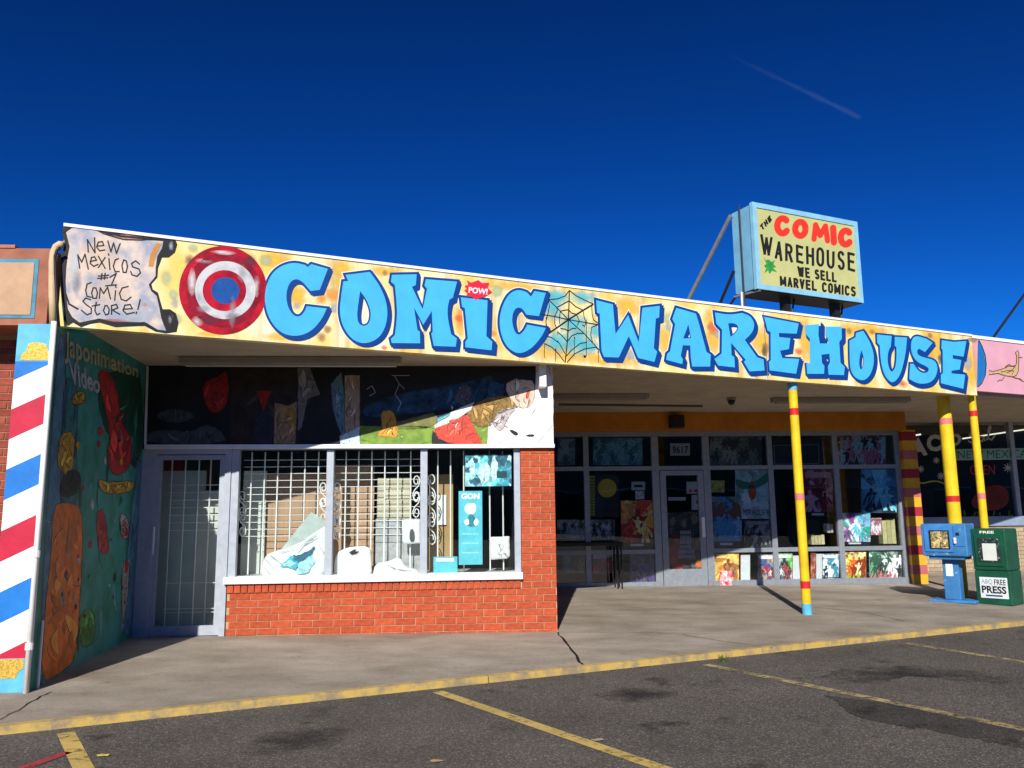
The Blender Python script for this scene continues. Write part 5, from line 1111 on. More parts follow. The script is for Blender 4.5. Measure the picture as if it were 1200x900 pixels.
def compose(o, pl, r, inks, style, seed):
    """print on a poster: rays, massed plain figures, framed blocks"""
    rnd = random.Random(seed); x0, y0, x1, y1 = r; w_, h_ = x1-x0, y1-y0; lay = 1.0
    def M_(k): c = inks[k % len(inks)]; return mk('ink_%02d_%02d_%02d' % tuple(int(v*99) for v in c), tuple(min(.75, v*1.35) for v in c), .4, .3, 30)
    cl = lambda p: (min(max(p[0], x0+.3), x1-.3), min(max(p[1], y0+.3), y1-.3))
    if 'r' in style:
        cx, cy = x0+w_*rnd.uniform(.35, .65), y0+h_*rnd.uniform(.35, .6); R = max(w_, h_)
        for k in range(9):
            a = k*2*math.pi/9+rnd.uniform(-.2, .2); d = rnd.uniform(.08, .2)
            onp(o, pl, [cl((cx, cy)), cl((cx+R*math.cos(a-d), cy+R*math.sin(a-d))), cl((cx+R*math.cos(a+d), cy+R*math.sin(a+d)))], M_(k), 'ray', lay); lay += .04
    lay = 1.6
    if 'c' in style:
        n_ = max(3, int(w_/5)); 
        for row in range(2):
            for k in range(n_):
                hh = h_*rnd.uniform(.45, .62); cx = x0+w_*(k+.5+rnd.uniform(-.2, .2))/n_; yy = y0+h_*(.12+.28*row)+rnd.uniform(-2, 2)
                onp(o, pl, [cl(p) for p in figure(cx, yy, yy+hh, rnd.uniform(-.3, .3), rnd)], M_(rnd.randrange(9)), 'figure', lay); lay += .05
    if 'f' in style:
        for k, (fx, s_) in enumerate([(.5, .8), (.28, .55), (.74, .5)][:3 if w_ > 18 else 2]):
            yy = y0+h_*(.96-s_); onp(o, pl, [cl(p) for p in figure(x0+w_*fx, yy, yy+h_*s_, rnd.uniform(-.4, .4), rnd)], M_(k+1), 'figure', lay); lay += .1
            onp(o, pl, [cl(p) for p in figure(x0+w_*fx+.7, yy+h_*s_*.22, yy+h_*s_*.7, rnd.uniform(-.3, .3), rnd)], M_(k+3), 'figure_light', lay); lay += .1
    lay = 3.4
    if 't' in style: onp(o, pl, rect(x0+w_*.08, y0+h_*.04, x1-w_*.08, y0+h_*.16), M_(0), 'masthead', lay)
    if 'b' in style:
        onp(o, pl, rect(x0, y1-h_*.11, x1, y1), mk('band_black', (.012, .012, .014), .4, .2), 'foot_band', lay); onp(o, pl, rect(x0+w_*.3, y1-h_*.085, x0+w_*.7, y1-h_*.035), mk('band_white', (.5, .5, .5), .4, .3, 60), 'foot_mark', lay+.3)
o = poster('dim blue poster in the top pane beside the brick corner', (653, 514, 674, 545), art('ar1', [(.03, .08, .14), (.10, .22, .34), (.25, .35, .45), (.05, .10, .2)], 6, 1))
compose(o, PS, (653, 514, 674, 545), [(.10,.22,.34),(.16,.28,.4),(.03,.08,.14)], 'r', 1)
o = poster('wide dark blue poster with a pale round cloud', (695, 513, 753, 545), art('ar2', [(.03, .10, .18), (.06, .20, .32), (.14, .34, .46), (.04, .12, .2)], 5, 2))
compose(o, PS, (695, 513, 753, 545), [(.08,.26,.38),(.03,.10,.16),(.12,.3,.42)], 'c', 2)
onp(o, PS, blob(740, 521, 7.5, 6.5, 12, .12, 2), mk('cloud_print', (.22, .45, .55), .5, .15, 20))
o = poster('white number plate 9617 above the entrance door', (785.5, 519.5, 808.5, 534), mk('number_plate', (.42, .44, .44), .5, .08), name='number_plate', cat='number sign')
txt(o, PS, '9617', [(788, 522.5), (806.5, 522.5), (806.5, 531.5), (788, 531.5)], m_sblk, .02)
o = poster('black poster with a yellow disc and yellow vertical lettering', (690, 556, 726, 606), mk('poster_black', K, .4, .3))
onp(o, PS, disc(711.5, 572, 11, 11, 28), mk('disc_yellow', (.55, .42, .01), .5, .08))
vt = MB(); rnd = random.Random(3)
for k in range(13):
    y0 = 557.5+k*3.65; vt.ppoly((PS[0], PS[1]-.002), [[(690.5, y0), (697, y0), (697, y0+2.7), (690.5, y0+2.7)], [(692.3, y0+.9), (695.3, y0+.9), (695.3, y0+1.8), (692.3, y0+1.8)]])
build('yellow_blocks', vt, mk('faded_yellow', (.42, .42, .02), .5, .2, 40), o)
o = poster('small white sticker with a dark stripe beside the yellow disc', (740, 564.5, 756, 574.5), mk('sticker_white', (.45, .48, .48), .5, .1), name='sticker', cat='sticker'); onp(o, PS, rect(743, 568, 753, 571), m_black)
poster('small white sticker just above the orange poster', (744.5, 575.5, 755, 585), art('ar_st', [(.45, .48, .48), (.5, .5, .5), (.2, .2, .22), (.45, .45, .45)], 30, 3), name='sticker', cat='sticker')
o = poster('orange and red poster left of the entrance door', (727.5, 586.5, 766, 642), art('ar3', [(.08, .01, .01), (.45, .03, .015), (.60, .22, .02), (.50, .05, .02), (.60, .45, .12)], 4.5, 4))
compose(o, PS, (727.5, 586.5, 766, 642), [(.6,.3,.03),(.16,.02,.01),(.5,.05,.02),(.62,.5,.2),(.3,.02,.01)], 'rfb', 3)
o = poster('wide black and white banner low in the left window', (653, 609, 720.5, 632), art('ar4', [K, (.04, .04, .045), (.35, .35, .36), K, (.30, .30, .31)], 16, 5))
compose(o, PS, (653, 609, 720.5, 632), [(.36,.36,.37),(.02,.02,.02),(.3,.3,.3),(.05,.05,.05)], 'c', 4)
onp(o, PS, [(661, 611), (668, 611), (668, 631), (657, 631), (658, 622)], mk('teal_print', (.10, .30, .38), .5, .15))
o = poster('brown and teal print in the lowest left pane', (659, 648, 686, 671), art('ar5', [(.02, .03, .03), (.06, .10, .10), (.30, .12, .04), (.10, .16, .15)], 7, 6))
compose(o, PS, (659, 648, 686, 671), [(.30,.12,.04),(.03,.06,.06),(.1,.16,.15)], 'f', 5)
o = poster('red print with white heading in the lowest pane', (695, 648, 718.5, 672), art('ar6', [(.35, .02, .03), (.45, .03, .03), (.30, .04, .12), (.10, .04, .03)], 7, 7)); onp(o, PS, [(695, 650), (718, 648.5), (718, 653), (695, 655)], mk('heading', (.4, .42, .45), .5, .3, 60))
o = poster('purple grey print in the lowest pane beside the door', (738, 649, 767, 682), art('ar7', [(.05, .05, .06), (.07, .05, .16), (.12, .11, .13), (.03, .03, .04)], 6, 8))
compose(o, PS, (738, 649, 767, 682), [(.07,.05,.16),(.14,.13,.15),(.03,.03,.04)], 'f', 6)
# door film poster
PD = plF(S_Y+.024)
o = poster('dark film poster with white title on the entrance door', [(781.5, 601), (824.5, 599), (829, 667), (784, 668)], art('ar8', [K, K, (.03, .02, .02), (.14, .10, .08), K], 8, 9), PD)
onp(o, PD, [(784.5, 628), (794, 626), (796, 640), (801, 652), (800, 667), (785, 667)], mk('poster_crimson', (.32, .015, .02), .4, .5, 14), sm=True)
onp(o, PD, [(816, 656), (827, 653), (828, 664), (815, 665)], mk('poster_flame', (.60, .15, .02), .4, .5, 20), sm=True)
ti = MB(); rnd = random.Random(8)
for k in range(6):
    y0 = 622+k*5.6; x0 = 797-(k > 3)*2; x1 = 810+(k > 3)*4; x = x0
    while x < x1: w2 = rnd.uniform(1.4, 3); ti.ppoly((PD[0], PD[1]-.003), [rect(x, y0, min(x+w2, x1), y0+4.2)]); x += w2+.6
build('title_block', ti, mk('title_grey', (.32, .34, .34), .5, .3, 50), o)
for cx, cy, rr, c in [(788.5, 611, 4, (.22, .16, .12)), (814, 609, 5, (.20, .14, .10)), (820, 634, 4.5, (.22, .14, .09)), (787.5, 635, 4, (.40, .05, .04)), (802, 614, 3.5, (.18, .18, .18))]:
    onp(o, PD, blob(cx, cy, rr*.8, rr*1.2, 10, .15, int(cx)), mk('print_%d' % int(cx), c, .5, .5, 40))
o = poster('white paper notice on the door with red marks', (804.5, 564.5, 823, 578.5), mk('paper', (.45, .46, .47), .6, .06), PD, name='notice', cat='notice'); onp(o, PD, rect(807.5, 573, 811, 576.5), m_red); onp(o, PD, rect(813.5, 573, 817, 576.5), m_red)
o = poster('white paper notice on the door with one red spot', (810.5, 580, 824.5, 597.5), mk('paper', (.45, .46, .47), .6, .06), PD, name='notice', cat='notice'); onp(o, PD, disc(817.5, 588.5, 2, 2.6, 10), m_red)
poster('thin grey strip sticker across the door glass', (783, 582.5, 803.5, 586.5), mk('paper', (.45, .46, .47), .6, .06), PD, name='sticker', cat='sticker')
# right of the door
o = poster('grey green poster in the pane above the door side', (832, 510, 893, 545), art('ar9', [(.02, .025, .025), (.06, .075, .07), (.18, .21, .18), (.04, .05, .05), (.10, .13, .14)], 7, 10))
compose(o, PS, (832, 510, 893, 545), [(.2,.23,.2),(.03,.035,.035),(.1,.12,.11)], 'c', 7)
o = poster('black poster framed by a thin pale outline', (905, 513, 968, 545), mk('poster_night', (.015, .016, .022), .4, .4), None or PS)
fr2 = MB()
for s_ in [[(907, 522), (959, 521)], [(959, 521), (960, 543)], [(960, 543), (908, 544)], [(908, 544), (907, 522)]]: fr2.ribbon((PS[0], PS[1]-.002), s_, .7)
build('outline', fr2, mk('outline_grey', (.22, .24, .25), .5, .1), o)
o = poster('pink and cyan splash poster in the top right pane', (980, 509, 1038, 545), art('ar10', [K, (.14, .02, .04), (.08, .06, .10), (.20, .42, .50), (.35, .12, .18), K], 6, 11))
compose(o, PS, (980, 509, 1038, 545), [(.2,.42,.5),(.35,.12,.18),(.02,.02,.03),(.3,.3,.34)], 'rc', 8)
o = poster('small yellow green sign in the dark pane right of the door', (832.5, 563, 849, 577), art('ar11', [(.22, .24, .03), (.30, .30, .05), (.12, .13, .03), (.34, .32, .06)], 20, 12), name='sticker', cat='sticker')
o = poster('blue poster crowded with small dark shapes', (833, 582, 869.5, 641), art('ar12', [(.03, .10, .22), (.05, .20, .36), (.10, .07, .05), (.10, .25, .35), (.05, .12, .03)], 8, 13))
compose(o, PS, (833, 582, 869.5, 641), [(.05,.2,.36),(.12,.06,.04),(.02,.03,.06),(.2,.14,.03),(.16,.3,.4)], 'cb', 9)
o = poster('white and teal poster titled MIRACLE', (861.5, 551, 902, 608), art('ar13', [(.28, .36, .42), (.36, .42, .46), (.04, .22, .16), (.30, .38, .42)], 4, 14), plF(S_Y+.041))
P13 = plF(S_Y+.041)
onp(o, P13, [(862, 560), (876, 566), (890, 562), (900, 552), (902, 564), (888, 572), (870, 574), (862, 568)], mk('swoosh_green', (.02, .20, .12), .5, .3, 30), sm=True)
onp(o, P13, [(880, 561), (884, 567), (887, 576), (884, 586), (879, 586), (876, 574)], mk('flame_orange', (.42, .09, .02), .5, .3, 40), sm=True)
txt(o, P13, 'MIRACLE', [(871, 597), (896, 597.5), (896, 604), (870.5, 603)], m_sblk, .0)
o = poster('dark grey print below the MIRACLE poster', (872, 609.5, 903, 641.5), art('ar14', [K, (.05, .06, .06), (.18, .19, .19), (.03, .03, .03)], 9, 15), plF(S_Y+.043))
compose(o, plF(S_Y+.043), (872, 609.5, 903, 641.5), [(.2,.21,.21),(.02,.02,.02),(.08,.08,.09)], 'ct', 10)
o = poster('pink and maroon poster hanging behind the slim post', (941, 551, 976, 606), art('ar15', [(.10, .015, .03), (.22, .02, .04), (.42, .20, .26), (.16, .02, .04), (.34, .22, .28)], 7, 16))
compose(o, PS, (941, 551, 976, 606), [(.42,.2,.26),(.14,.015,.03),(.34,.24,.3),(.08,.01,.02)], 'rftb', 11)
o = poster('dark blue poster with lightning and a bright base', (1009, 550, 1051, 601), art('ar16', [K, (.02, .04, .06), (.05, .16, .28), (.10, .40, .55), (.03, .05, .08)], 4.5, 17))
compose(o, PS, (1009, 550, 1051, 601), [(.05,.18,.3),(.12,.42,.58),(.015,.02,.03),(.2,.5,.6)], 'rf', 12)
o = poster('bright teal and violet comic poster in the right pane', (983.5, 601, 1020, 639), art('ar17', [(.12, .40, .50), (.04, .22, .16), (.45, .55, .60), (.25, .06, .20), (.10, .35, .45)], 11, 18), plF(S_Y+.044))
compose(o, plF(S_Y+.044), (983.5, 601, 1020, 639), [(.04,.24,.16),(.45,.55,.6),(.25,.06,.2),(.1,.35,.45),(.02,.08,.1)], 'rfb', 13)
o = poster('small pink print beside the yellow book spines', (1020.5, 607, 1033, 627), art('ar18', [(.45, .32, .36), (.2, .1, .12), (.5, .45, .46), (.3, .1, .15)], 16, 19), plF(S_Y+.046))
compose(o, plF(S_Y+.046), (1020.5, 607, 1033, 627), [(.2,.08,.1),(.5,.45,.46),(.3,.1,.15)], 'ct', 14)
o = poster('orange comic print in the lowest pane next to the door', (837.5, 648.5, 866, 683), art('ar19', [(.55, .16, .02), (.60, .32, .05), (.22, .05, .02), (.62, .45, .12)], 6, 20))
compose(o, PS, (837.5, 648.5, 866, 683), [(.62,.45,.12),(.2,.05,.02),(.55,.16,.02),(.3,.14,.06)], 'ft', 15)
poster('red and white flyer leaning at the foot of the glass', (844, 669, 858, 687), art('ar20', [(.6, .6, .6), (.6, .10, .14), (.62, .55, .56), (.5, .05, .08)], 16, 21), plF(S_Y-.03))
o = poster('green comic print in the lowest pane left of the slim post', (888, 650, 907, 681), art('ar21', [(.03, .28, .14), (.10, .40, .24), (.03, .08, .20), (.45, .40, .38), (.20, .03, .04)], 9, 22))
compose(o, PS, (888, 650, 907, 681), [(.55,.55,.5),(.03,.08,.24),(.45,.2,.14),(.3,.03,.04),(.02,.03,.03)], 'ft', 16)
o = poster('green comic print with dark shapes right of its twin', (909.5, 648.5, 928.5, 681), art('ar22', [(.03, .30, .10), (.16, .45, .08), (.02, .03, .04), (.10, .12, .16), (.40, .42, .42)], 9, 23))
compose(o, PS, (909.5, 648.5, 928.5, 681), [(.5,.6,.5),(.02,.03,.04),(.1,.12,.16),(.3,.05,.04)], 'ft', 17)
o = poster('blue and white comic print in the lowest pane', (964, 649, 983, 680), art('ar23', [(.02, .10, .16), (.55, .58, .60), (.02, .03, .05), (.55, .60, .62), (.04, .18, .26)], 12, 24))
compose(o, PS, (964, 649, 983, 680), [(.55,.58,.6),(.02,.03,.05),(.04,.2,.28),(.5,.55,.56)], 'ctb', 18)
poster('red brown print peeking beside the slim post', (950, 648, 956, 680), art('ar24', [(.06, .04, .04), (.35, .05, .03), (.15, .10, .08), (.4, .2, .12)], 14, 25))
o = poster('yellow and red crowd print in the lowest pane', (986.5, 647, 1015, 681), art('ar25', [(.20, .02, .01), (.58, .38, .04), (.50, .12, .02), (.10, .08, .03), (.62, .55, .25)], 10, 26))
compose(o, PS, (986.5, 647, 1015, 681), [(.62,.5,.1),(.2,.03,.01),(.5,.12,.02),(.06,.06,.03),(.6,.55,.3)], 'c', 19)
onp(o, PS, [(988, 673), (1008, 673), (1008, 680), (988, 680)], mk('lime_print', (.30, .42, .04), .5, .4, 60))
o = poster('green, white and red comic print in the lowest right pane', (1018.5, 646.5, 1056.5, 680), art('ar26', [(.03, .10, .06), (.08, .24, .15), (.55, .58, .55), (.03, .05, .04)], 8, 27))
compose(o, PS, (1018.5, 646.5, 1056.5, 680), [(.55,.58,.55),(.03,.08,.05),(.1,.26,.17),(.02,.03,.03)], 'c', 20)
onp(o, PS, [(1019, 666), (1056, 666), (1056, 678), (1020, 677)], mk('red_print', (.55, .30, .30), .5, 0, 30, col2=(.50, .03, .03)))
for r in [(868, 650, 879, 683), (929, 651, 937.5, 682), (956.5, 649, 963.5, 681)]:
    poster({868: 'white ladder shelf next to the orange comic print', 929: 'white ladder shelf left of the slim post', 956: 'white ladder shelf left of the blue print'}[int(r[0])], r, mk('shelf_white', (.62, .63, .62), .5, .05), plF(S_Y+.08), name='shelf_panel', cat='shelf')
# boxes of books behind the glass
def bookrow(label, r, n, col, Y=S_Y+.25):
    a, b = P(plF(Y), r[0], r[1]), P(plF(Y), r[2], r[3]); o = thing('book_row', ((a.x+b.x)/2, Y, b.z), label, 'books')
    rnd = random.Random(int(r[0]))
    for k in range(n):
        x0 = a.x+(b.x-a.x)*k/n; x1 = a.x+(b.x-a.x)*(k+1)/n-.006
        build('book', MB().box(x0, x1, Y, Y+.15, b.z, a.z-rnd.uniform(0, .03)), mk(col[0], col[1], .6, .15, 12, rand=.15), o)
bookrow('pair of tall yellow book sets behind the right pane', (1033, 608, 1051, 637), 3, ('book_yellow', (.50, .48, .22)))
bookrow('row of yellow books low behind the slim post pane', (950.5, 626, 967, 638), 4, ('book_cream', (.52, .46, .24)))
bookrow('white books on the dark shelf behind the pane', (969, 613, 977, 624), 2, ('book_white', (.5, .5, .5)))
# black bench before the left glass
c0, c1 = P(plF(S_Y-.35), 640, 637), P(plF(S_Y-.35), 729, 637)
bn = thing('bench', ((c0.x+c1.x)/2, S_Y-.3, pz(S_Y, 2)), 'black metal bench in the shade before the left glass', 'bench')
build('seat', MB().box(c0.x, c1.x, S_Y-.42, S_Y-.14, c1.z-.03, c1.z+.03), m_black, bn, bevel=.01)
for x in (c0.x+.05, c1.x-.10, c1.x-.03):
    for y in (S_Y-.40, S_Y-.17): build('leg', MB().tube([(x, y, pz(y, x)-.005), (x, y, c1.z-.03)], .013), m_black, bn)

# ------------------------------------------------------------------ window display in the brick bay
def grille(idx, x0, x1, label, hor=True, vx=()):
    Y = .24; o = thing('window_grille', ((x0+x1)/2, Y, ZS), label, 'grille', 'security grilles behind the bay window')
    for px_ in vx:
        x = Fx(px_, 600, Y); build('bar', MB().tube([(x, Y, ZS+.01), (x, Y, ZT-.01)], .0085, 6), m_white, o)
    if hor:
        z_ = ZT-.1
        while z_ > ZS+.42: build('wire', MB().tube([(x0, Y+.012, z_), (x1, Y+.012, z_)], .004, 5), m_white, o); z_ -= .078
    return o
g1 = grille(0, ed[0], ed[1], 'white bar grille behind the left bay pane', True, (293, 308.5, 324, 340, 356, 372))
g2_ = grille(1, ed[2], ed[3], 'white bar grille behind the middle bay pane', True, (404.5, 419.5, 435, 450.5, 466, 481))
g3 = grille(2, ed[4], ed[5], 'white vertical bars behind the right bay pane', False, (513, 528, 543.5, 574, 589.5))
def scroll(o, cx, cy, s_, flip=1):
    pts = []
    for k in range(26):
        t_ = k/25*2-1; a = 2.6*math.pi*abs(t_)**.8; rr = s_*(1-.62*abs(t_)); sg = 1 if t_ >= 0 else -1
        pts.append((cx+flip*sg*(math.sin(a)*rr*.55), cy+sg*(s_*1.05-math.cos(a)*rr*.9)))
    build('scroll', MB().tube([P(plF(.23), x, y) for x, y in pts], .007, 5), m_white, o)
for cx, cy, o in [(284, 590, g1), (284, 614, g1), (379, 580, g1), (379, 598, g1)]: scroll(o, cx, cy, 8)
for cx, cy, o in [(395, 580, g2_), (395, 602, g2_), (395, 618, g2_), (488, 572, g2_), (488, 592, g2_)]: scroll(o, cx, cy, 8, -1)
for cx, cy, o in [(506, 572, g3), (506, 596, g3), (506, 622, g3)]: scroll(o, cx, cy, 9)
dg_ = thing('door_grille', ((dx0+dx1)/2, .3, zb), 'white bar grille behind the glass side door', 'grille')
for px_ in (197, 213, 229, 243): x = Fx(px_, 640, .3); build('bar', MB().tube([(x, .3, zb+.02), (x, .3, 2.0)], .0085, 6), m_white, dg_)
for z_ in [.30, .34, .62]+[1.2+.085*k for k in range(7)]: build('wire', MB().tube([(dx0+.2, .312, z_), (dx1-.15, .312, z_)], .006, 5), m_white, dg_)
def panel(label, r, Y, mat, name, cat, th=.03, group=None, zmin=ZS-.05):
    a = P(plF(Y), r[0], r[1]); b = P(plF(Y), r[2], r[3])
    return build(name, MB().box(a.x, b.x, Y, Y+th, max(b.z, zmin), a.z), mat, label=label, cat=cat, group=group)
m_card = mk('cardboard', (.46, .30, .19), .85, .12, 3, stretch=(8, 1, .3)); m_card2 = mk('pale_cardboard', (.50, .46, .33), .85, .1, 4); m_pale = mk('pale_panel', (.56, .62, .56), .7, .06, 3)
m_shelf = mk('display_shelf', (.60, .60, .58), .6, .05)
build('display_shelf', MB().box(XL+.02, XP-.02, .12, .85, ZS-.03, ZS-.006), m_shelf, shop)
panel('pale green panel behind the left edge of the bay window', (286, 552, 308, 684), .55, m_pale, 'backing_panel', 'panel')
panel('brown cardboard sheet behind the left bay pane', (309, 556, 383, 684), .62, m_card, 'cardboard_sheet', 'cardboard')
panel('brown cardboard sheet behind the middle bay pane', (392, 545, 437, 684), .60, m_card, 'cardboard_sheet', 'cardboard')
panel('beige carton stack behind the middle bay pane', (442, 560, 481, 684), .45, m_card2, 'carton', 'box', .2)
panel('cream box front on the beige carton stack', (451, 572, 480, 584), .42, mk('cream_carton', (.60, .55, .38), .8, .08), 'carton', 'box', .02)
panel('grey wire panel leaning low in the middle bay pane', (440, 608, 492, 684), .40, mk('grey_panel', (.38, .40, .40), .7, .2, 12), 'backing_panel', 'panel', .01)
panel('tan cardboard sheet behind the right bay pane', (503, 556, 531, 684), .56, mk('tan_card', (.40, .27, .12), .85, .1, 4), 'cardboard_sheet', 'cardboard')
panel('white sheet fixed on the tan cardboard', (511, 580, 523, 615), .53, m_white, 'paper_sheet', 'paper', .004)
panel('pale green panel behind the glass side door', (232, 575, 262, 756), .42, m_pale, 'backing_panel', 'panel', zmin=.12)
panel('dim grey green panel behind the glass side door', (172, 552, 232, 756), .44, mk('dim_panel', (.50, .58, .54), .8, .1, 2), 'backing_panel', 'panel', zmin=.12)
# teal prints
m_tq = mk('turquoise_print', (.10, .48, .56), .5, .12, 9)
o = panel('wide turquoise photo poster at the top right of the bay', (545, 533, 599.5, 569.5), .07, art('ar27', [(.02, .20, .28), (.08, .42, .50), (.45, .68, .72), (.05, .30, .38), (.03, .10, .14)], 9, 30), 'poster', 'poster', .002)
PTQ = plF(.07)
for k, (x0, y0, x1, y1) in enumerate([(551, 539, 556, 563), (561, 542, 567, 565), (568, 540, 574, 566), (576, 536, 583, 564)]):
    onp(o, PTQ, blob((x0+x1)/2, (y0+y1)/2, (x1-x0)/1.7, (y1-y0)/2, 12, .25, k), mk('pale_print', (.50, .72, .74), .5, .5, 25), lay=1+k*.1)
onp(o, PTQ, rect(582, 552, 594, 560), mk('print_dark', (.02, .06, .08), .5, .2), lay=2)
o = panel('tall turquoise banner headed GON in the bay window', (537.5, 575.5, 565.5, 661.5), .07, m_tq, 'banner', 'banner', .002)
txt(o, PTQ, 'GON', [(540.5, 578), (562, 578), (562, 585), (540.5, 585)], m_white, .05)
onp(o, PTQ, blob(551.5, 596, 7, 7, 16, .15, 3), mk('print_white', (.74, .76, .76), .5, .05), sm=True)
onp(o, PTQ, [(546, 617), (549, 604), (552, 602), (556, 604), (559, 617)], mk('print_teal', (.03, .20, .25), .5, .3, 40), lay=2, sm=True)
onp(o, PTQ, blob(547, 612, 3, 4, 10, .2, 3), mk('print_white', (.74, .76, .76), .5, .05), lay=3); onp(o, PTQ, blob(558, 612, 3, 4, 10, .2, 4), mk('print_white', (.74, .76, .76), .5, .05), lay=3)
for y in (625, 636, 647): onp(o, PTQ, rect(542, y, 561, y+1.4), mk('print_pale_teal', (.32, .62, .66), .5, .3, 60), lay=1)
o = panel('small turquoise flyer standing on the bay sill', (508, 652.5, 536, 674), .12, m_tq, 'flyer', 'flyer', .003); onp(o, plF(.12), rect(511, 654, 532, 658), m_white)
# white shirts
def cloth(label, outline, Y, mat, name, cat, bulge=.05, seed=1, fold=.012, it=1):
    rnd = random.Random(seed); pts = smoothpts([(*p, 1) for p in outline], 1) if it else ragged(outline, .3, 3)
    cx = sum(p[0] for p in pts)/len(pts); cy = sum(p[1] for p in pts)/len(pts); mb = MB(); n = len(pts); R0 = 7
    for k in range(R0):
        f = 1-k/R0
        for x, y in pts:
            q = P(plF(Y), cx+(x-cx)*f, cy+(y-cy)*f); q.y -= bulge*math.sqrt(max(0, 1-f*f))+fold*math.sin(x*.55+y*.3+seed)*math.sin(y*.41+seed)*(1-f**6); mb.v.append(q)
    q = P(plF(Y), cx, cy); q.y -= bulge; mb.v.append(q)
    for k in range(R0-1):
        for i in range(n): j = (i+1) % n; mb.f.append((k*n+i, k*n+j, (k+1)*n+j, (k+1)*n+i))
    for i in range(n): mb.f.append(((R0-1)*n+i, (R0-1)*n+(i+1) % n, R0*n))
    mb.v += [P(plF(Y+.01), x, y) for x, y in pts]; b0_ = len(mb.v)-n
    for i in range(n): j = (i+1) % n; mb.f.append((i, b0_+i, b0_+j, j))
    mb.f.append(tuple(range(b0_, b0_+n)))
    return build(name, mb, mat, label=label, cat=cat, smooth=True)
m_shirt = mk('white_cloth', (.66, .66, .66), .85, .06, 12)
o = cloth('white shirt with a small dark print propped in the middle pane', [(392.5, 677), (391.5, 660), (395, 648), (403, 643), (412, 640.5), (433, 639.5), (435, 652), (436, 677), (415, 678)], .20, m_shirt, 'shirt', 'shirt', .018, 2, .009)
onp(o, plF(.168), [(409, 647), (413, 645), (417, 643), (416, 646), (421, 646), (417, 649), (412, 650)], m_black)
cloth('crumpled white cloth lying on the bay sill', [(436, 676), (440, 660), (455, 658), (468, 652), (475, 664), (492, 668), (492, 677), (460, 678)], .21, m_shirt, 'cloth_heap', 'cloth', .035, 5, .035)
o = cloth('small white shirt with a dark figure hanging in the middle pane', [(471, 610.5), (474, 609), (492, 608.5), (492.5, 637), (473, 637.5), (471.5, 634)], .17, m_shirt, 'shirt', 'shirt', .008, 7, .003, 0)
onp(o, plF(.158), [(480, 622), (483, 619), (486, 624), (486, 635), (480, 635)], mk('print_grey', (.08, .08, .09), .6, .3), sm=True)
o = cloth('small white shirt with a grey line print at the right pane', [(573.5, 629.5), (585, 629), (597, 628.5), (597.5, 652), (594, 655), (575, 656)], .17, m_shirt, 'shirt', 'shirt', .008, 9, .003, 0)
sk = MB(); rnd = random.Random(2)
for k in range(9): x, y = rnd.uniform(581, 593), rnd.uniform(636, 651); sk.ribbon(plF(.157), [(x, y), (x+rnd.uniform(-3, 3), y+rnd.uniform(-3, 3)), (x+rnd.uniform(-4, 4), y+rnd.uniform(-2, 4))], .6)
build('print', sk, mk('print_line', (.2, .2, .2), .6, .2), o)
m_plast = mk('white_plastic', (.66, .70, .69), .35, .10, 8, spec=.5)
o = cloth('large white and turquoise plastic sheet slumped in the left pane', [(306, 677), (306.5, 664), (311, 651), (320, 646.5), (345, 640), (372, 622), (383, 615), (384, 640), (384.5, 677), (345, 679)], .20, m_plast, 'plastic_sheet', 'plastic sheet', .02, 4, .02)
build('folded_flap', MB().slab(plF(.215), [(326, 648), (384, 624), (383.5, 611), (364.5, 600)], .004), mk('grey_plastic', (.42, .50, .47), .35, .15, 6), o)
tealm = [mk('teal_smear', (.04, .34, .44), .5, .5, 14), mk('navy_smear', (.02, .12, .18), .5, .5, 14), mk('ice_smear', (.30, .58, .64), .5, .4, 14)]
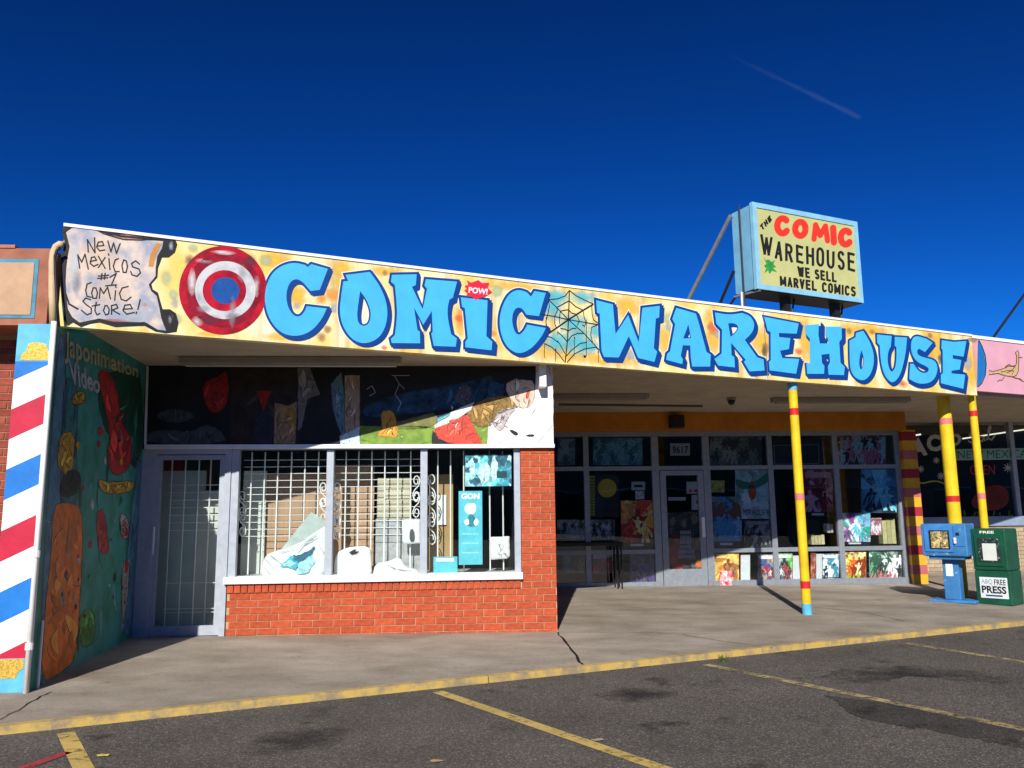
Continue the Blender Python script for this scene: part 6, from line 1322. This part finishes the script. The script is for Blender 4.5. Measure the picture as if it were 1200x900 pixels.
for k, pts in enumerate([[(328, 664), (338, 654), (346, 650), (352, 656), (346, 668), (336, 664)], [(345, 652), (360, 646), (369, 640), (365, 650), (356, 660), (349, 660)], [(350, 660), (366, 650), (369, 660), (362, 670), (348, 674)], [(331, 662), (341, 656), (347, 660), (340, 664)], [(343, 650), (352, 652), (350, 658), (344, 656)]]):
    onp(o, plF(.163-.001*k), ragged(pts, .9, 2.5, k), tealm[(0, 1, 2, 2, 1)[k]])
wr = MB()
for s_ in [[(311, 655), (322, 668)], [(316, 650), (330, 661)], [(326, 648), (350, 641), (372, 628)], [(309, 664), (318, 675)], [(352, 634), (366, 630)], [(374, 640), (381, 650)]]: wr.ribbon(plF(.158), s_, .7)
build('crease', wr, mk('crease_grey', (.25, .30, .30), .5, .2), o)

# ------------------------------------------------------------------ block added across the lot to darken what the glass mirrors
ob = thing('reflection_block', (0, -46, LOT), 'plain unseen block added across the lot to darken the reflections in the shop glass', 'building')
build('wall', MB().box(-45, 90, -58, -46, LOT, 5.4), mk('opposite_stucco', (.20, .16, .13), .9, .2, .6), ob)
build('cornice', MB().box(-45.2, 90.2, -58.2, -45.8, 5.402, 5.8), mk('opposite_cornice', (.12, .10, .09), .9, .2, 1), ob)
build('added_storey', MB().box(6, 89, -57.8, -46.2, 5.8, 12.5), mk('opposite_stucco', (.20, .16, .13), .9, .2, .6), ob)  # extra height added to keep bright sky out of the right panes
for k in range(26):
    x = -42+k*4.9
    wn_ = build('window', MB().box(x, x+3.2, -45.99, -45.9, .5, 3.0), m_black, ob)
    build('frame', MB().box(x-.1, x+3.3, -45.95, -45.87, 3.0, 3.12), m_alulight, wn_)

for k, (x, y, c, lb_) in enumerate([(511, 893, (.42, .28, .12), 'tan dry leaf on the asphalt near the front parking line'), (121, 886, (.50, .40, .08), 'yellow dry leaf on the asphalt by the red painted stroke'), (700, 868, (.30, .24, .18), 'small brown leaf on the asphalt beside the middle parking line')]):
    q = lotpt(x, y); rnd = random.Random(k); mb = MB(); n_ = 9
    pts = [Vector((q[0]+.035*math.cos(a)*(1+.3*rnd.random()), q[1]+.02*math.sin(a)*(1+.3*rnd.random()), LOT+.004+.008*rnd.random())) for a in [2*math.pi*j/n_ for j in range(n_)]]
    mb.add(pts+[Vector((q[0], q[1], LOT+.006))], [(j, (j+1) % n_, n_) for j in range(n_)])
    build('dry_leaf', mb, mk('leaf_%d' % k, c, .8, .2, 40), label=lb_, cat='leaf')
